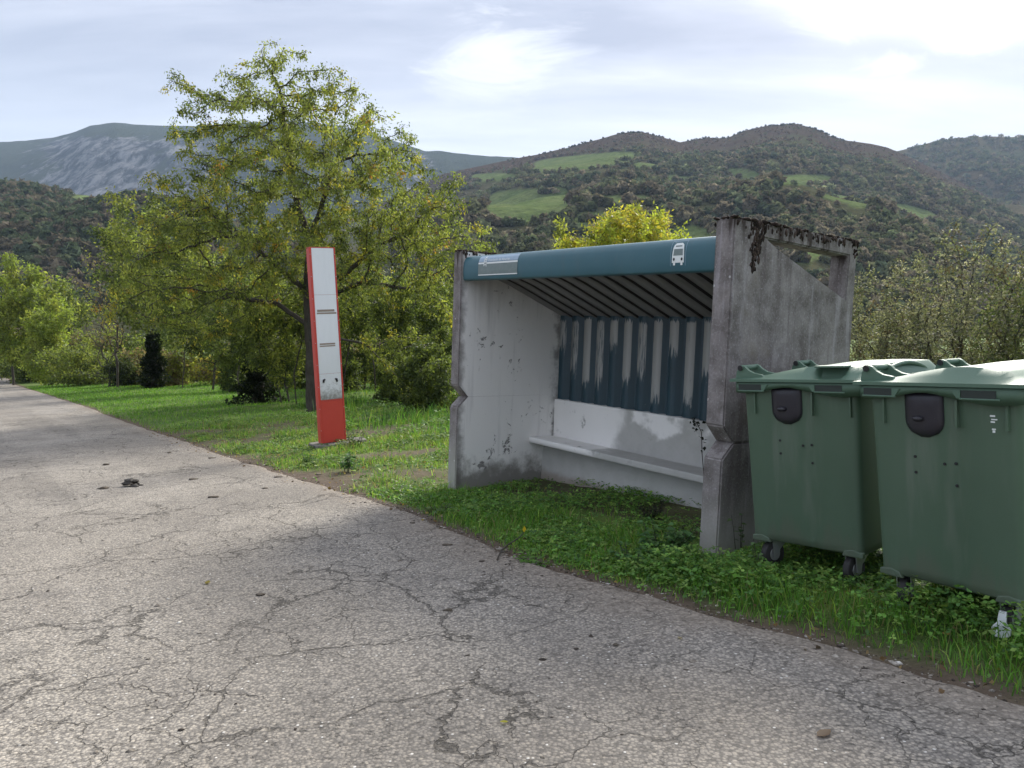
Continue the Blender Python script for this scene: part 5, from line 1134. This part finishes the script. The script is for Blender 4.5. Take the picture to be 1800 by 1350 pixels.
# twig with one yellow leaf
tw = [gp(874, 992), gp(880, 978), gp(893, 969), gp(912, 963), gp(921, 959)]; x0, y0 = tw[0]; zz0 = road_z(x0, y0)
root = thing('fallen_twig', (x0, y0, zz0), 'dark bent twig with a yellow leaf at the road edge', 'twig'); bm = bmesh.new(); zs_ = [.006, .012, .022, .05, .075]
bm_tube(bm, [(a-x0, b-y0, h) for (a, b), h in zip(tw, zs_)], [.0055, .006, .005, .004, .003], 6); obj_bm('stick', bm, M['bark'], root, True)
e = np.array([tw[-1][0]-x0, tw[-1][1]-y0, .075]); V = [e+np.array(q) for q in ((0, 0, 0), (-.012, 0, .022), (.003, 0, .05), (.018, .01, .022))]
mesh_np('leaf', V, np.array([(0, 1, 2), (0, 2, 3)]), M['leaf'], root, np.tile([(.55, .40, .03)], (4, 1)))
# loose chippings along the edge and thinly over the road
rs = np.random.default_rng(31); n = 5200; t = np.where(rs.uniform(0, 1, n) < .62, rs.uniform(-1.5, 14, n), rs.uniform(-3, 7, n)); e = np.where(rs.uniform(0, 1, n) < .62, rs.normal(-.02, .13, n), -rs.uniform(0, 4.2, n)); s = edge_s(t)+e; x, y = ts(t, s)
zq = np.where(e > 0, ground_z(t, s, x, y), gz(x, y)+.018); v0, f0 = I1; r = rs.gamma(2.0, .0020, n)+.0015; dd = v0[None]*(1+.25*rs.normal(0, 1, (n, len(v0), 1)))*(r[:, None, None]*np.stack([rs.uniform(.8, 1.8, n), rs.uniform(.8, 1.5, n), rs.uniform(.35, .8, n)], -1)[:, None])+np.stack([x, y, zq], -1)[:, None]
tag(mesh_np('loose_gravel', dd.reshape(-1, 3), (f0[None]+(np.arange(n)*len(v0))[:, None, None]).reshape(-1, 3), M['stone'], None, np.repeat(pal(n, [(.17, .15, .125), (.27, .245, .21), (.06, .05, .042), (.42, .40, .36)], [.42, .22, .3, .06], rs), len(v0), axis=0)), kind='stuff')

rs = np.random.default_rng(77); n = 1500; t = rs.uniform(-1.5, 16, n); s_ = rs.gamma(1.6, .9, n)-.25; k = ~in_shelter(t, s_) | (rs.uniform(0, 1, n) < .3); t, s_ = t[k], s_[k]; n = len(t); x, y = ts(t, s_)
zq = np.where(s_ > edge_s(t), ground_z(t, s_, x, y)+rs.uniform(.0, .05, n), gz(x, y)+.026); d = rs.normal(0, 1, (n, 3)); d[:, 2] *= .25; Ls = rs.uniform(.015, .05, n); v, f3 = leaves_mesh(np.stack([x, y, zq], -1), d, Ls, Ls*.3, rs)
tag(mesh_np('leaf_litter', v, f3, M['grass'], None, np.repeat(pal(n, [(.16, .10, .05), (.24, .17, .09), (.30, .22, .05), (.07, .05, .03)], [.35, .3, .1, .25], rs), 4, axis=0)), kind='stuff')

# ------------------------------------------------------------------ air: one closed box of thin haze round everything
hm, T = new_mat('thin_air'); vol = T.n('ShaderNodeVolumePrincipled', {'Color': (.58, .76, 1.0), 'Density': HAZE_D, 'Anisotropy': 0.0}); T.n('ShaderNodeOutputMaterial', {'Volume': vol.outputs[0]})
bm = bmesh.new(); bm_box(bm, -4200, 4200, -2600, 4200, -60, 1000); tag(obj_bm('haze', bm, hm), kind='stuff')
